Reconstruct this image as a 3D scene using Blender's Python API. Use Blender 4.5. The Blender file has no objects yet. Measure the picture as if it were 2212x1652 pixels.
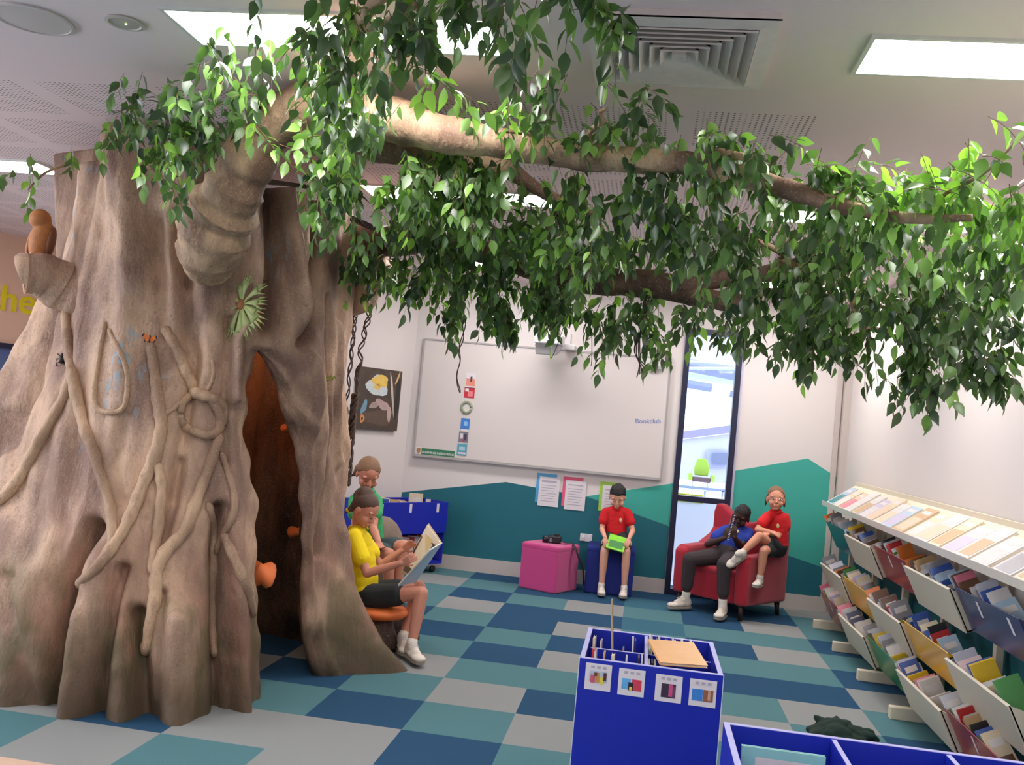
import bpy, bmesh, math, random
import numpy as np
from mathutils import Vector, Matrix, Quaternion
from mathutils.bvhtree import BVHTree
rnd = random.Random(7)
npr = np.random.RandomState(11)
SC = bpy.context.scene
COL = SC.collection

# ------------------------------------------------------------------ camera
IW, IH, FPX = 2212, 1652, 2077.37
YAW, PITCH, ROLL, CAMH = .142713, .036176, .0918929, 1.5764
_f = Vector((-math.sin(YAW)*math.cos(PITCH), math.cos(YAW)*math.cos(PITCH), math.sin(PITCH)))
_r0 = Vector((math.cos(YAW), math.sin(YAW), 0)); _u0 = _r0.cross(_f)
CR = math.cos(ROLL)*_r0 + math.sin(ROLL)*_u0
CU = -math.sin(ROLL)*_r0 + math.cos(ROLL)*_u0
CF = _f
CAM = Vector((0, 0, CAMH))
cd = bpy.data.cameras.new('camera'); cam = bpy.data.objects.new('camera', cd); COL.objects.link(cam)
cd.sensor_width = 36; cd.sensor_fit = 'HORIZONTAL'; cd.lens = FPX/IW*36; cd.clip_start = .05; cd.clip_end = 200
cam.matrix_world = Matrix(((CR.x, CU.x, -CF.x, CAM.x), (CR.y, CU.y, -CF.y, CAM.y), (CR.z, CU.z, -CF.z, CAM.z), (0, 0, 0, 1)))
SC.camera = cam
# ------------------------------------------------------------------ view, world
SC.view_settings.view_transform = 'Standard'; SC.view_settings.look = 'None'
SC.view_settings.gamma = 1; SC.view_settings.exposure = 0.30; SC.view_settings.use_curve_mapping = False
PANEL = 21.0          # radiance of the ceiling panels
SPOT = 30.0           # watts of the recessed wall washers
wd = bpy.data.worlds.new('world'); SC.world = wd; wd.use_nodes = True
wd.node_tree.nodes['Background'].inputs[0].default_value = (.88, .93, 1, 1)
wd.node_tree.nodes['Background'].inputs[1].default_value = 2.7
try:
    cy = SC.cycles
    cy.use_denoising = True; cy.max_bounces = 7; cy.diffuse_bounces = 4; cy.glossy_bounces = 3; cy.transmission_bounces = 5
    cy.transparent_max_bounces = 6; cy.sample_clamp_indirect = 6; cy.caustics_reflective = False; cy.caustics_refractive = False
except Exception: pass

# ------------------------------------------------------------------ pixel -> place helpers (photo coordinates)
def ray(x, y): return CR*((x-IW/2)/FPX) - CU*((y-IH/2)/FPX) + CF
def at(x, y, Y):
    d = ray(x, y); return CAM + d*(Y/d.y)
def onz(x, y, z=0.):
    d = ray(x, y); return CAM + d*((z-CAMH)/d.z)
def onplane(x, y, p, n):
    d = ray(x, y); n = Vector(n); return CAM + d*((Vector(p)-CAM).dot(n)/d.dot(n))

# ------------------------------------------------------------------ materials
def lin(c): return tuple((v/255/12.92 if v/255 <= .04045 else ((v/255+.055)/1.055)**2.4) for v in c)
_M = {}
def mat(name, c, rough=.6, var=.08, scale=30., bump=0., bscale=200., metal=0., emit=0., spec=.5, sheen=0., coat=0.):
    if name in _M: return _M[name]
    m = bpy.data.materials.new(name); m.use_nodes = True; nt = m.node_tree; b = nt.nodes['Principled BSDF']
    l = lin(c)
    b.inputs['Roughness'].default_value = rough; b.inputs['Metallic'].default_value = metal
    b.inputs['Specular IOR Level'].default_value = spec
    if sheen: b.inputs['Sheen Weight'].default_value = sheen
    if coat: b.inputs['Coat Weight'].default_value = coat; b.inputs['Coat Roughness'].default_value = .12
    tc = nt.nodes.new('ShaderNodeTexCoord'); no = nt.nodes.new('ShaderNodeTexNoise'); no.inputs['Scale'].default_value = scale
    nt.links.new(tc.outputs['Object'], no.inputs['Vector'])
    mx = nt.nodes.new('ShaderNodeMix'); mx.data_type = 'RGBA'
    mx.inputs[6].default_value = (*[max(0, v*(1-var)) for v in l], 1); mx.inputs[7].default_value = (*[min(1, v*(1+var)) for v in l], 1)
    nt.links.new(no.outputs['Fac'], mx.inputs[0]); nt.links.new(mx.outputs[2], b.inputs['Base Color'])
    if bump:
        n2 = nt.nodes.new('ShaderNodeTexNoise'); n2.inputs['Scale'].default_value = bscale; n2.inputs['Detail'].default_value = 3
        nt.links.new(tc.outputs['Object'], n2.inputs['Vector'])
        bp = nt.nodes.new('ShaderNodeBump'); bp.inputs['Strength'].default_value = bump; bp.inputs['Distance'].default_value = .01
        nt.links.new(n2.outputs['Fac'], bp.inputs['Height']); nt.links.new(bp.outputs['Normal'], b.inputs['Normal'])
    if emit:
        b.inputs['Emission Color'].default_value = (*l, 1); b.inputs['Emission Strength'].default_value = emit
    _M[name] = m; return m
def glass(name, tint=(235, 245, 255), fac=.08):
    if name in _M: return _M[name]
    m = bpy.data.materials.new(name); m.use_nodes = True; nt = m.node_tree; nt.nodes.clear()
    o = nt.nodes.new('ShaderNodeOutputMaterial'); mx = nt.nodes.new('ShaderNodeMixShader'); t = nt.nodes.new('ShaderNodeBsdfTransparent')
    g = nt.nodes.new('ShaderNodeBsdfGlossy'); g.inputs['Roughness'].default_value = .03; t.inputs[0].default_value = (*lin(tint), 1)
    lw = nt.nodes.new('ShaderNodeFresnel'); lw.inputs[0].default_value = 1.45
    nt.links.new(lw.outputs[0], mx.inputs[0]); nt.links.new(t.outputs[0], mx.inputs[1]); nt.links.new(g.outputs[0], mx.inputs[2]); nt.links.new(mx.outputs[0], o.inputs[0])
    _M[name] = m; return m

# ------------------------------------------------------------------ mesh builder
class MB:
    def __init__(s): s.v = []; s.f = []; s.m = []; s.cur = 0
    def add(s, vs, fs, mi=None):
        b = len(s.v); s.v += [tuple(v) for v in vs]
        for f in fs: s.f.append(tuple(i+b for i in f)); s.m.append(s.cur if mi is None else mi)
        return s
    def box(s, c, d, R=None, mi=None):
        h = [x/2 for x in d]; c = Vector(c); vs = []
        for sx, sy, sz in ((-1,-1,-1),(1,-1,-1),(1,1,-1),(-1,1,-1),(-1,-1,1),(1,-1,1),(1,1,1),(-1,1,1)):
            p = Vector((sx*h[0], sy*h[1], sz*h[2]))
            if R is not None: p = R @ p
            vs.append(c+p)
        return s.add(vs, [(0,3,2,1),(4,5,6,7),(0,1,5,4),(1,2,6,5),(2,3,7,6),(3,0,4,7)], mi)
    def hexa(s, bot, top, mi=None):          # two quads, 4 points each, same order (counter clockwise seen from the top)
        return s.add(list(bot)+list(top), [(0,3,2,1),(4,5,6,7),(0,1,5,4),(1,2,6,5),(2,3,7,6),(3,0,4,7)], mi)
    def slab(s, quad, n, t, mi=None):        # quad seen from the +n side, thickened by t along -n
        n = Vector(n).normalized(); q = [Vector(p) for p in quad]
        return s.hexa([p-n*t for p in q], q, mi)
    def prism(s, poly, d, mi=None):          # planar polygon extruded by vector d
        n = len(poly); d = Vector(d); a = [Vector(p) for p in poly]
        return s.add(a+[p+d for p in a], [tuple(range(n))[::-1], tuple(range(n, 2*n))]+[(i, (i+1) % n, n+(i+1) % n, n+i) for i in range(n)], mi)
    def tube(s, pts, rad, seg=8, cap=True, mi=None, flat=1.0):
        pts = [Vector(p) for p in pts]; n = len(pts)
        if not hasattr(rad, '__len__'): rad = [rad]*n
        t0 = (pts[1]-pts[0]).normalized(); up = Vector((0,0,1)) if abs(t0.z) < .9 else Vector((1,0,0)); x = t0.cross(up).normalized(); vs = []
        for i, p in enumerate(pts):
            t = (pts[min(i+1, n-1)]-pts[max(i-1, 0)]).normalized(); x = (x-t*x.dot(t)).normalized(); y = t.cross(x)
            for k in range(seg):
                a = 2*math.pi*k/seg; vs.append(p+x*(rad[i]*math.cos(a))+y*(rad[i]*flat*math.sin(a)))
        fs = [(i*seg+k, i*seg+(k+1) % seg, (i+1)*seg+(k+1) % seg, (i+1)*seg+k) for i in range(n-1) for k in range(seg)]
        if cap: fs += [tuple(range(seg))[::-1], tuple(range((n-1)*seg, n*seg))]
        return s.add(vs, fs, mi)
    def ell(s, c, r, R=None, seg=16, rings=10, mi=None):
        c = Vector(c); vs = []; 
        if not hasattr(r, '__len__'): r = (r, r, r)
        for j in range(1, rings):
            a = math.pi*j/rings
            for k in range(seg):
                b = 2*math.pi*k/seg; p = Vector((r[0]*math.sin(a)*math.cos(b), r[1]*math.sin(a)*math.sin(b), r[2]*math.cos(a)))
                vs.append(c+(R @ p if R is not None else p))
        t = Vector((0, 0, r[2])); vs += [c+(R @ t if R is not None else t), c-(R @ t if R is not None else t)]; T = len(vs)-2
        fs = [(j*seg+k, (j+1)*seg+k, (j+1)*seg+(k+1) % seg, j*seg+(k+1) % seg) for j in range(rings-2) for k in range(seg)]
        fs += [(T, k, (k+1) % seg) for k in range(seg)]+[(T+1, (rings-2)*seg+(k+1) % seg, (rings-2)*seg+k) for k in range(seg)]
        return s.add(vs, fs, mi)
    def cap(s, a, ra, b, rb, seg=12, mi=None):   # tapered limb with round ends (closed)
        a = Vector(a); b = Vector(b); t = b-a; L = t.length
        if L < 1e-6: return s.ell(a, max(ra, rb), mi=mi)
        t /= L; pts = []; rs = []
        for k in (80, 50, 20): pts.append(a-t*(ra*math.sin(math.radians(k)))); rs.append(ra*math.cos(math.radians(k)))
        for q in (0, .33, .67, 1): pts.append(a+t*(L*q)); rs.append(ra+(rb-ra)*q)
        for k in (20, 50, 80): pts.append(b+t*(rb*math.sin(math.radians(k)))); rs.append(rb*math.cos(math.radians(k)))
        return s.tube(pts, rs, seg, True, mi)
    def lathe(s, c, prof, seg=24, R=None, mi=None):  # prof: (radius, height)
        c = Vector(c); vs = []
        for r, z in prof:
            for k in range(seg):
                a = 2*math.pi*k/seg; p = Vector((r*math.cos(a), r*math.sin(a), z)); vs.append(c+(R @ p if R is not None else p))
        n = len(prof); fs = [(i*seg+k, i*seg+(k+1) % seg, (i+1)*seg+(k+1) % seg, (i+1)*seg+k) for i in range(n-1) for k in range(seg)]
        fs += [tuple(range(seg))[::-1], tuple(range((n-1)*seg, n*seg))]
        return s.add(vs, fs, mi)
    def build(s, name, mats, parent=None, smooth=False, bevel=0., kind=None, auto=None):
        me = bpy.data.meshes.new(name); me.from_pydata(s.v, [], s.f)
        if not isinstance(mats, (list, tuple)): mats = [mats]
        for m in mats: me.materials.append(m)
        if len(mats) > 1: me.polygons.foreach_set('material_index', s.m)
        return finish(name, me, parent, smooth, bevel, kind, auto)
def finish(name, me, parent=None, smooth=False, bevel=0., kind=None, auto=None):
    me.update()
    if smooth: me.polygons.foreach_set('use_smooth', [True]*len(me.polygons))
    if smooth and auto:
        try: me.set_sharp_from_angle(angle=math.radians(auto))
        except Exception: pass
    o = bpy.data.objects.new(name, me); COL.objects.link(o)
    if bevel:
        b = o.modifiers.new('bevel', 'BEVEL'); b.width = bevel; b.segments = 4 if bevel >= .018 else 2; b.limit_method = 'ANGLE'; b.angle_limit = math.radians(40)
    if parent is not None: adopt(o, parent)
    if kind: o['kind'] = kind
    return o
def rootmat(o):
    m = o.matrix_basis.copy()
    return rootmat(o.parent) @ o.matrix_parent_inverse @ m if o.parent else m
def adopt(o, parent):
    o.parent = parent; o.matrix_parent_inverse = rootmat(parent).inverted()
def tag(o, label=None, cat=None, group=None, kind=None):
    if label: o['label'] = label
    if cat: o['category'] = cat
    if group: o['group'] = group
    if kind: o['kind'] = kind
    return o
def thing(name, label, cat, loc=(0, 0, 0), group=None, rotz=0.):
    o = bpy.data.objects.new(name, None); COL.objects.link(o); o.location = loc; o.rotation_euler = (0, 0, rotz); o.empty_display_size = .05
    return tag(o, label, cat, group)
def copy_tree(o, mw=None):
    c = o.copy(); COL.objects.link(c)
    for ch in list(o.children):
        k = copy_tree(ch); k.parent = c
    return c
def remesh(mb, voxel, smooth=4, fac=.5):
    me = bpy.data.meshes.new('tmp'); me.from_pydata(mb.v, [], mb.f); me.update()
    o = bpy.data.objects.new('tmp', me); COL.objects.link(o)
    m = o.modifiers.new('r', 'REMESH'); m.mode = 'VOXEL'; m.voxel_size = voxel; m.adaptivity = 0
    if smooth: q = o.modifiers.new('s', 'SMOOTH'); q.factor = fac; q.iterations = smooth
    dg = bpy.context.evaluated_depsgraph_get(); dg.update()
    out = bpy.data.meshes.new_from_object(o.evaluated_get(dg)); bpy.data.objects.remove(o); bpy.data.meshes.remove(me)
    out.materials.clear()
    return out
def body(name, mb, voxel, material, parent, smooth=4, fac=.5):
    me = remesh(mb, voxel, smooth, fac); me.name = name; me.materials.append(material)
    return finish(name, me, parent, True)
def text(name, s, size, origin, xdir, ydir, material, parent, depth=.001, align='LEFT', bold=0., kind=None):
    cu = bpy.data.curves.new('t', 'FONT'); cu.body = s; cu.size = size; cu.extrude = depth; cu.align_x = align; cu.offset = bold
    o = bpy.data.objects.new('t', cu); COL.objects.link(o)
    dg = bpy.context.evaluated_depsgraph_get(); dg.update()
    me = bpy.data.meshes.new_from_object(o.evaluated_get(dg)); bpy.data.objects.remove(o)
    x = Vector(xdir).normalized(); y = Vector(ydir); y = (y-x*y.dot(x)).normalized(); z = x.cross(y)
    M = Matrix(((x.x, y.x, z.x, origin[0]), (x.y, y.y, z.y, origin[1]), (x.z, y.z, z.z, origin[2]), (0, 0, 0, 1)))
    me.transform(M); me.materials.clear(); me.materials.append(material); me.name = name
    return finish(name, me, parent, kind=kind)
def frame(f, u):      # rotation with local x = right, y = forward, z = up
    f = Vector(f).normalized(); u = Vector(u); u = (u-f*u.dot(f)).normalized(); r = f.cross(u)
    return Matrix(((r.x, f.x, u.x), (r.y, f.y, u.y), (r.z, f.z, u.z)))
def RZ(a): return Matrix.Rotation(a, 3, 'Z')
def bez(pts, n=6):    # smooth curve through points
    P = [Vector(p) for p in pts]; out = []
    for i in range(len(P)-1):
        a = P[max(i-1, 0)]; b = P[i]; c = P[i+1]; d = P[min(i+2, len(P)-1)]
        for k in range(n):
            t = k/n; out.append(.5*((2*b)+(c-a)*t+(2*a-5*b+4*c-d)*t*t+(3*b-a-3*c+d)*t**3))
    return out+[P[-1]]
def ORD(i): return ['first','second','third','fourth','fifth','sixth','seventh','eighth','ninth','tenth','eleventh','twelfth','thirteenth','fourteenth','fifteenth','sixteenth','seventeenth','eighteenth','nineteenth','twentieth','twenty-first','twenty-second','twenty-third'][i]
# ================================================================== ROOM
def emis0(name, c, s):
    if name in _M: return _M[name]
    m = bpy.data.materials.new(name); m.use_nodes = True; b = m.node_tree.nodes['Principled BSDF']; b.inputs['Base Color'].default_value = (.6, .6, .6, 1)
    b.inputs['Emission Color'].default_value = (*lin(c), 1); b.inputs['Emission Strength'].default_value = s; _M[name] = m; return m
CEIL = 2.95; BW = 9.6; RW = 1.9
WL0 = Vector((-2.41, 9.6, 0)); WLt = Vector((-.545, -.839, 0)); WLn = Vector((.839, -.545, 0)); WLe = WL0+WLt*3.3
M_wall = mat('wall_paint', (220, 212, 207), .75, .015, 3, .05, 300)
M_trimw = mat('trim_paint', (196, 186, 178), .6, .03)
M_teal = mat('mural_dark_green', (20, 100, 112), .7, .03, 5)
M_green = mat('mural_light_green', (58, 166, 150), .7, .03, 5)
M_navyframe = mat('navy_frame', (26, 28, 58), .4)

# --- carpet tiles
def carpet(name, c):
    m = mat(name, c, .95, .10, 900, .5, 900, spec=.1); return m
FL = dict(W=carpet('carpet_pale', (152, 155, 153)), T=carpet('carpet_teal', (90, 132, 138)), D=carpet('carpet_blue', (48, 84, 114)), P=carpet('carpet_beige', (222, 190, 166)), M=carpet('carpet_mid', (66, 112, 130)))
keys = 'WTDPM'
TILES = {}
for v, u0, row in ((9, -6, 'TDWDTDMDDDMWTD'), (8, -6, 'DTDTWTDDMDDTTD'), (7, -6, 'TWDTTDTWTDWTMT'), (6, -6, 'DTWTTWDDMTTDTW'), (5, -6, 'WTDDDTDWTDWTDT'), (4, -6, 'TDTTTDTDWTTDWT'),
                   (3, -6, 'DTWDTTDWTDDWTD'), (2, -6, 'TDTDWWTTDTWTDW'), (1, -6, 'WTDWDTWDTWTDTT'), (0, -6, 'TDTWTDTWDTWDTW'), (-1, -6, 'DTWDWWDTWTDWTD'), (-2, -6, 'TWTWTWTDTWDTWT'), (-3, -6, 'DTPPTDWTDTWTDW')):
    for k, c in enumerate(row): TILES[(u0+k, v)] = c
mb = MB(); rr = random.Random(3)
for u in range(-16, 8):
    for v in range(-18, 11):
        c = TILES.get((u, v)) or rr.choice('WTTDM'); x = -1.062+.5*u; y = 4.687+.5*v
        mb.add([(x, y, 0), (x+.5, y, 0), (x+.5, y+.5, 0), (x, y+.5, 0)], [(0, 1, 2, 3)], keys.index(c))
mb.build('floor', [FL[k] for k in keys], kind='structure')

# --- ceiling with perforated acoustic panels
def ceiling_mat():
    m = bpy.data.materials.new('ceiling_perforated'); m.use_nodes = True; nt = m.node_tree; N = nt.nodes; L = nt.links; b = N['Principled BSDF']; b.inputs['Roughness'].default_value = .85
    tc = N.new('ShaderNodeTexCoord'); sp = N.new('ShaderNodeSeparateXYZ'); L.new(tc.outputs['Object'], sp.inputs[0])
    def M(op, a, c=None, d=None):
        n = N.new('ShaderNodeMath'); n.operation = op
        for i, w in enumerate((a, c, d)):
            if w is None: continue
            if isinstance(w, (int, float)): n.inputs[i].default_value = w
            else: L.new(w, n.inputs[i])
        return n.outputs[0]
    x, y = sp.outputs[0], sp.outputs[1]
    px_ = M('FLOORED_MODULO', M('SUBTRACT', x, .09), .62); py_ = M('FLOORED_MODULO', M('SUBTRACT', y, 4.11), .62)
    inx = M('LESS_THAN', px_, .51); iny = M('LESS_THAN', py_, .5)
    hx = M('SUBTRACT', M('FLOORED_MODULO', px_, .0255), .01275); hy = M('SUBTRACT', M('FLOORED_MODULO', py_, .0255), .01275)
    dot = M('LESS_THAN', M('ADD', M('MULTIPLY', hx, hx), M('MULTIPLY', hy, hy)), .0052**2)
    reg = M('MULTIPLY', M('LESS_THAN', x, .6), M('GREATER_THAN', y, 4.1))
    fac = M('MULTIPLY', M('MULTIPLY', inx, iny), M('MULTIPLY', dot, reg))
    mx = N.new('ShaderNodeMix'); mx.data_type = 'RGBA'; L.new(fac, mx.inputs[0]); mx.inputs[6].default_value = (*lin((246, 227, 227)), 1); mx.inputs[7].default_value = (*lin((120, 112, 110)), 1)
    L.new(mx.outputs[2], b.inputs['Base Color']); return m
M_ceil = ceiling_mat()
mb = MB(); mb.box((-3, 2, CEIL+.05), (14, 19, .1)); mb.build('ceiling', M_ceil, kind='structure')

# --- walls
WX0, WX1, WTOP = .305, .862, 2.612
mb = MB()
mb.box(((-2.41+WX0)/2, BW+.08, CEIL/2), (WX0+2.41, .16, CEIL)); mb.box(((WX1+RW+.2)/2, BW+.08, CEIL/2), (RW+.2-WX1, .16, CEIL))
mb.box(((WX0+WX1)/2, BW+.08, (CEIL+WTOP)/2), (WX1-WX0, .16, CEIL-WTOP))
wall_back = mb.build('wall_back', M_wall, kind='structure')
def wallpoly(pts, m, off):
    return MB().prism([onplane(x, y, (0, BW, 0), (0, 1, 0)) if not isinstance(x, tuple) else Vector((x[0], BW, x[1])) for x, y in pts], (0, -off, 0)).build('mural', m, wall_back)
def wp(pts, off, m):
    o = MB().prism([(x, BW, z) for x, z in pts], (0, -off, 0)).build('mural', m, wall_back); return o
wp([(-2.405, .14), (WX0-.005, .14), (WX0-.005, .655), (-.515, .86), (-1.347, .925), (-2.405, .715)], .003, M_teal)['label'] = 'dark teal painted hill'
wp([(-.515, .862), (WX0-.005, .657), (WX0-.005, 1.078), (-.535, .866)], .004, M_green)['label'] = 'light green painted hill'
wp([(WX1+.005, .14), (RW-.04, .14), (RW-.04, .40), (WX1+.005, .64)], .003, M_teal)['label'] = 'dark teal painted hill'
wp([(WX1+.005, .64), (RW-.04, .40), (RW-.04, 1.28), (1.557, 1.445), (WX1+.005, 1.255)], .004, M_green)['label'] = 'light green painted hill'
MB().box(((-2.41+WX0)/2, BW-.008, .07), (WX0+2.41, .016, .14)).box(((WX1+RW)/2, BW-.008, .07), (RW-WX1, .016, .14)).build('baseboard_back', M_trimw, kind='structure')
mb = MB(); mb.slab([WL0, WLe, WLe+Vector((0, 0, CEIL)), WL0+Vector((0, 0, CEIL))], WLn, .12); mb.build('wall_left', M_wall, kind='structure')
mb = MB(); a = WL0+WLn*.012; b = WLe+WLn*.012; mb.slab([a, b, b+Vector((0, 0, .14)), a+Vector((0, 0, .14))], WLn, .012); mb.build('baseboard_left', M_trimw, kind='structure')
mb = MB(); mb.box((RW+.08, 2.9, CEIL/2), (.16, 13.6, CEIL)); wall_right = mb.build('wall_right', M_wall, kind='structure')
MB().box((RW-.002, 2.9, .33), (.004, 13.4, .66)).build('mural', M_teal, wall_right)['label'] = 'dark teal painted band'
# boxed corner column
MB().box((1.872, 9.56, CEIL/2), (.075, .1, CEIL)).box((1.80, 9.588, CEIL/2), (.05, .024, CEIL)).build('trim_1', M_trimw, kind='structure', bevel=.004)
# far-left part of the room
M_tan = mat('tan_wall', (240, 198, 170), .7, .03)
fa = Vector((-7.6, 7.15, 0)); fb = Vector((-5.3, 10.55, 0)); fd = (fb-fa).normalized(); fn = Vector((fd.y, -fd.x, 0))
mb = MB(); up = Vector((0, 0, CEIL)); mb.slab([fa, fb, fb+up, fa+up], fn, .1); wall_far = mb.build('wall_far', M_tan, kind='structure')
mb = MB(); mb.slab([fb, WLe-WLn*.13, WLe-WLn*.13+up, fb+up], (1, .5, 0), .1); mb.build('wall_return', M_wall, kind='structure')
mb = MB(); mb.box((-8.2, 1.6, CEIL/2), (.16, 11.4, CEIL)); mb.build('wall_west', M_tan, kind='structure')
mb = MB(); mb.box((-3.2, -3.9, CEIL/2), (10.4, .16, CEIL)); mb.build('wall_front', M_wall, kind='structure')
# unseen glowing window panels added on the west wall to brighten the left side
for k, yy in enumerate((.2, 3.0)):
    w_ = MB().box((-8.11, yy, 1.65), (.02, 2.5, 1.5)).build('window_%d' % (k+3), emis0('fill_glow_pane', (232, 240, 255), 10.), kind='structure')
    mb = MB(); [mb.box((-8.09, yy+q, 1.65), (.04, .05, 1.56)) for q in (-1.25, 0, 1.25)]; [mb.box((-8.09, yy, z), (.04, 2.5, .05)) for z in (.88, 2.42)]; mb.build('window_frame', M_navyframe, w_)
# yellow lettering on the far wall
def onfar(x, y, off=0.): return onplane(x, y, fa+fn*off, fn)
M_yel = mat('yellow_letters', (248, 224, 20), .5)
p0 = onfar(-34, 640, .004); p1 = onfar(60, 683, .004)
hx = fd if (onfar(60, 650)-onfar(0, 650)).dot(fd) > 0 else -fd
lt = thing('wall_lettering', 'yellow cut-out letters reading the on the tan far wall', 'lettering', tuple(p0))
text('letters', 'the', .36, tuple(onfar(-31, 664, .004)), hx, (0, 0, 1), M_yel, lt, .006, 'LEFT', .006)
# blue window below it
w0, w1, w2, w3 = onfar(-60, 745, .004), onfar(66, 757, .004), onfar(40, 905, .004), onfar(-60, 905, .004)
zt, zb = (w0.z+w1.z)/2, .75
A = fa.copy(); 
def farpt(x, y, z, off): q = onfar(x, y, off); return Vector((q.x, q.y, z))
L_ = farpt(-120, 800, zb, .03); R_ = farpt(60, 800, zb, .03)
mb = MB(); mb.slab([farpt(-120, 800, zb, .02), farpt(58, 800, zb, .02), farpt(58, 800, zt, .02), farpt(-120, 800, zt, .02)], fn, .015)
win2 = mb.build('window_2', mat('blue_dusk_glass', (92, 112, 160), .25), kind='structure')
d = (R_-L_).normalized(); mb = MB(); t = .05
for pa, pb, ww, hh in ((L_+Vector((0, 0, zt-zb)), R_+Vector((0, 0, zt-zb)), .05, .05), (L_+Vector((0, 0, .42)), R_+Vector((0, 0, .42)), .05, .07)):
    mb.hexa([pa, pb, pb+fn*.04, pa+fn*.04], [pa+Vector((0, 0, hh)), pb+Vector((0, 0, hh)), pb+fn*.04+Vector((0, 0, hh)), pa+fn*.04+Vector((0, 0, hh))])
pa = farpt(36, 800, zb, .03); pb = farpt(58, 800, zb, .03); H = Vector((0, 0, zt-zb+.05))
mb.hexa([pa, pb, pb+fn*.04, pa+fn*.04], [pa+H, pb+H, pb+fn*.04+H, pa+fn*.04+H]); mb.build('window_frame', M_navyframe, win2)
# orange ball on a low blue counter in front of the blue window
cp = farpt(-30, 900, 0, .35)
mb = MB(); mb.box((cp.x, cp.y, .43), (1.6, .5, .86), RZ(math.atan2(fd.y, fd.x)))
ctr = mb.build('low_counter', mat('counter_blue', (70, 84, 150), .5), bevel=.01); tag(ctr, 'low blue counter under the blue window by the tree', 'counter')
bp_ = onplane(4, 880, cp+fn*.0, fn); ball = MB().ell((bp_.x, bp_.y, .86+.075), .075).build('orange_ball', mat('orange_plastic', (238, 120, 50), .5), smooth=True); tag(ball, 'orange ball on the low blue counter at the far left', 'ball')

# --- tall window in the back wall
def wpt(x, y, Y=BW): return at(x, y, Y)
mb = MB(); fw = .055; yc = BW+.03
mb.box((WX0+fw/2, yc, WTOP/2), (fw, .12, WTOP)); mb.box((WX1-fw/2, yc, WTOP/2), (fw, .12, WTOP)); mb.box(((WX0+WX1)/2, yc, WTOP-fw/2), (WX1-WX0-2*fw, .12, fw))
mb.box(((WX0+WX1)/2, yc, .03), (WX1-WX0-2*fw, .12, .06)); mb.box(((WX0+WX1)/2, yc, .945), (WX1-WX0-2*fw, .12, .055))
win = mb.build('window_1', M_navyframe, kind='structure', bevel=.004)
MB().box(((WX0+WX1)/2, yc, (.945+WTOP)/2), (WX1-WX0-2*fw, .008, WTOP-.945-.1)).build('pane', glass('clear_glass'), win)
MB().box(((WX0+WX1)/2, yc, .49), (WX1-WX0-2*fw, .008, .87)).build('pane', glass('clear_glass'), win)
MB().box((WX1+.012, BW-.006, WTOP/2), (.02, .02, WTOP)).build('window_trim', mat('window_reveal', (190, 190, 210), .4), win)
# outside: bright paved court, neighbouring building
M_out = mat('outside_white', (250, 250, 255), .8, .02)
MB().box((1.2, 13.6, .36), (9, 5.2, .92)).build('ground', mat('deck_white', (244, 246, 255), .8, .02), kind='structure')
MB().box((1.2, 15.2, -.13), (9, 10.8, .1)).build('ground', mat('outside_paving', (252, 252, 255), .9, .02), kind='structure')
bld = thing('white_building', 'white weatherboard building with a lilac gutter seen through the tall window', 'building', (1, 17, 0))
def o17(x, y, Y=17.): return at(x, y, Y)
q = [o17(1380, 1190), o17(1680, 1190), o17(1680, 925), o17(1380, 960)]
MB().slab(q, (0, -1, 0), .2).build('wall', mat('lilac_cladding', (206, 200, 236), .8, .03, 2), bld)
q = [o17(1380, 960, 16.9), o17(1680, 922, 16.9), o17(1680, 905, 16.9), o17(1380, 944, 16.9)]
MB().slab(q, (0, -1, 0), .12).build('gutter', mat('lilac_gutter', (150, 138, 206), .6), bld)
q = [o17(1526, 1008, 16.9), o17(1573, 1008, 16.9), o17(1573, 973, 16.9), o17(1526, 973, 16.9)]
f_ = MB().slab(q, (0, -1, 0), .05).build('window_frame', mat('outside_grey', (170, 168, 190), .5), bld)
q = [o17(1538, 1002, 16.84), o17(1572, 1002, 16.84), o17(1572, 979, 16.84), o17(1538, 979, 16.84)]
MB().slab(q, (0, -1, 0), .02).build('pane', mat('outside_glass', (120, 124, 146), .2), f_)
# awning beams
aw = thing('covered_walkway', 'pale covered walkway roof with grey beams outside the tall window', 'awning', (1, 12.5, 3))
def beam(x0, y0, x1, y1, Y0, Y1, r, m, nm): MB().tube([at(x0, y0, Y0), at(x1, y1, Y1)], r, 4).build(nm, m, aw)
MG = mat('awning_grey', (150, 152, 176), .6); MGl = mat('awning_pale', (214, 216, 236), .6)
beam(1470, 748, 1620, 775, 12.5, 12.5, .05, MGl, 'beam'); beam(1470, 783, 1620, 812, 13.2, 13.2, .10, MG, 'beam'); beam(1470, 795, 1620, 796, 12.8, 12.9, .02, MGl, 'beam')
beam(1470, 808, 1620, 828, 13.4, 13.4, .05, MGl, 'beam'); beam(1470, 826, 1538, 838, 13.6, 13.6, .06, MG, 'beam'); beam(1583, 845, 1580, 858, 13.0, 13.0, .03, MG, 'lamp')
for xx in (1385, 1700): q = at(xx, 800, 12.7); MB().box((q.x, q.y, (q.z+.82)/2), (.08, .08, q.z-.82)).build('post', MG, aw)
MB().slab([at(1430, 760, 12.4), at(1660, 800, 12.4), at(1660, 640, 12.4), at(1430, 640, 12.4)], (0, -1, 0), .3).build('fascia', mat('awning_white', (246, 248, 255), .6), aw)
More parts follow.
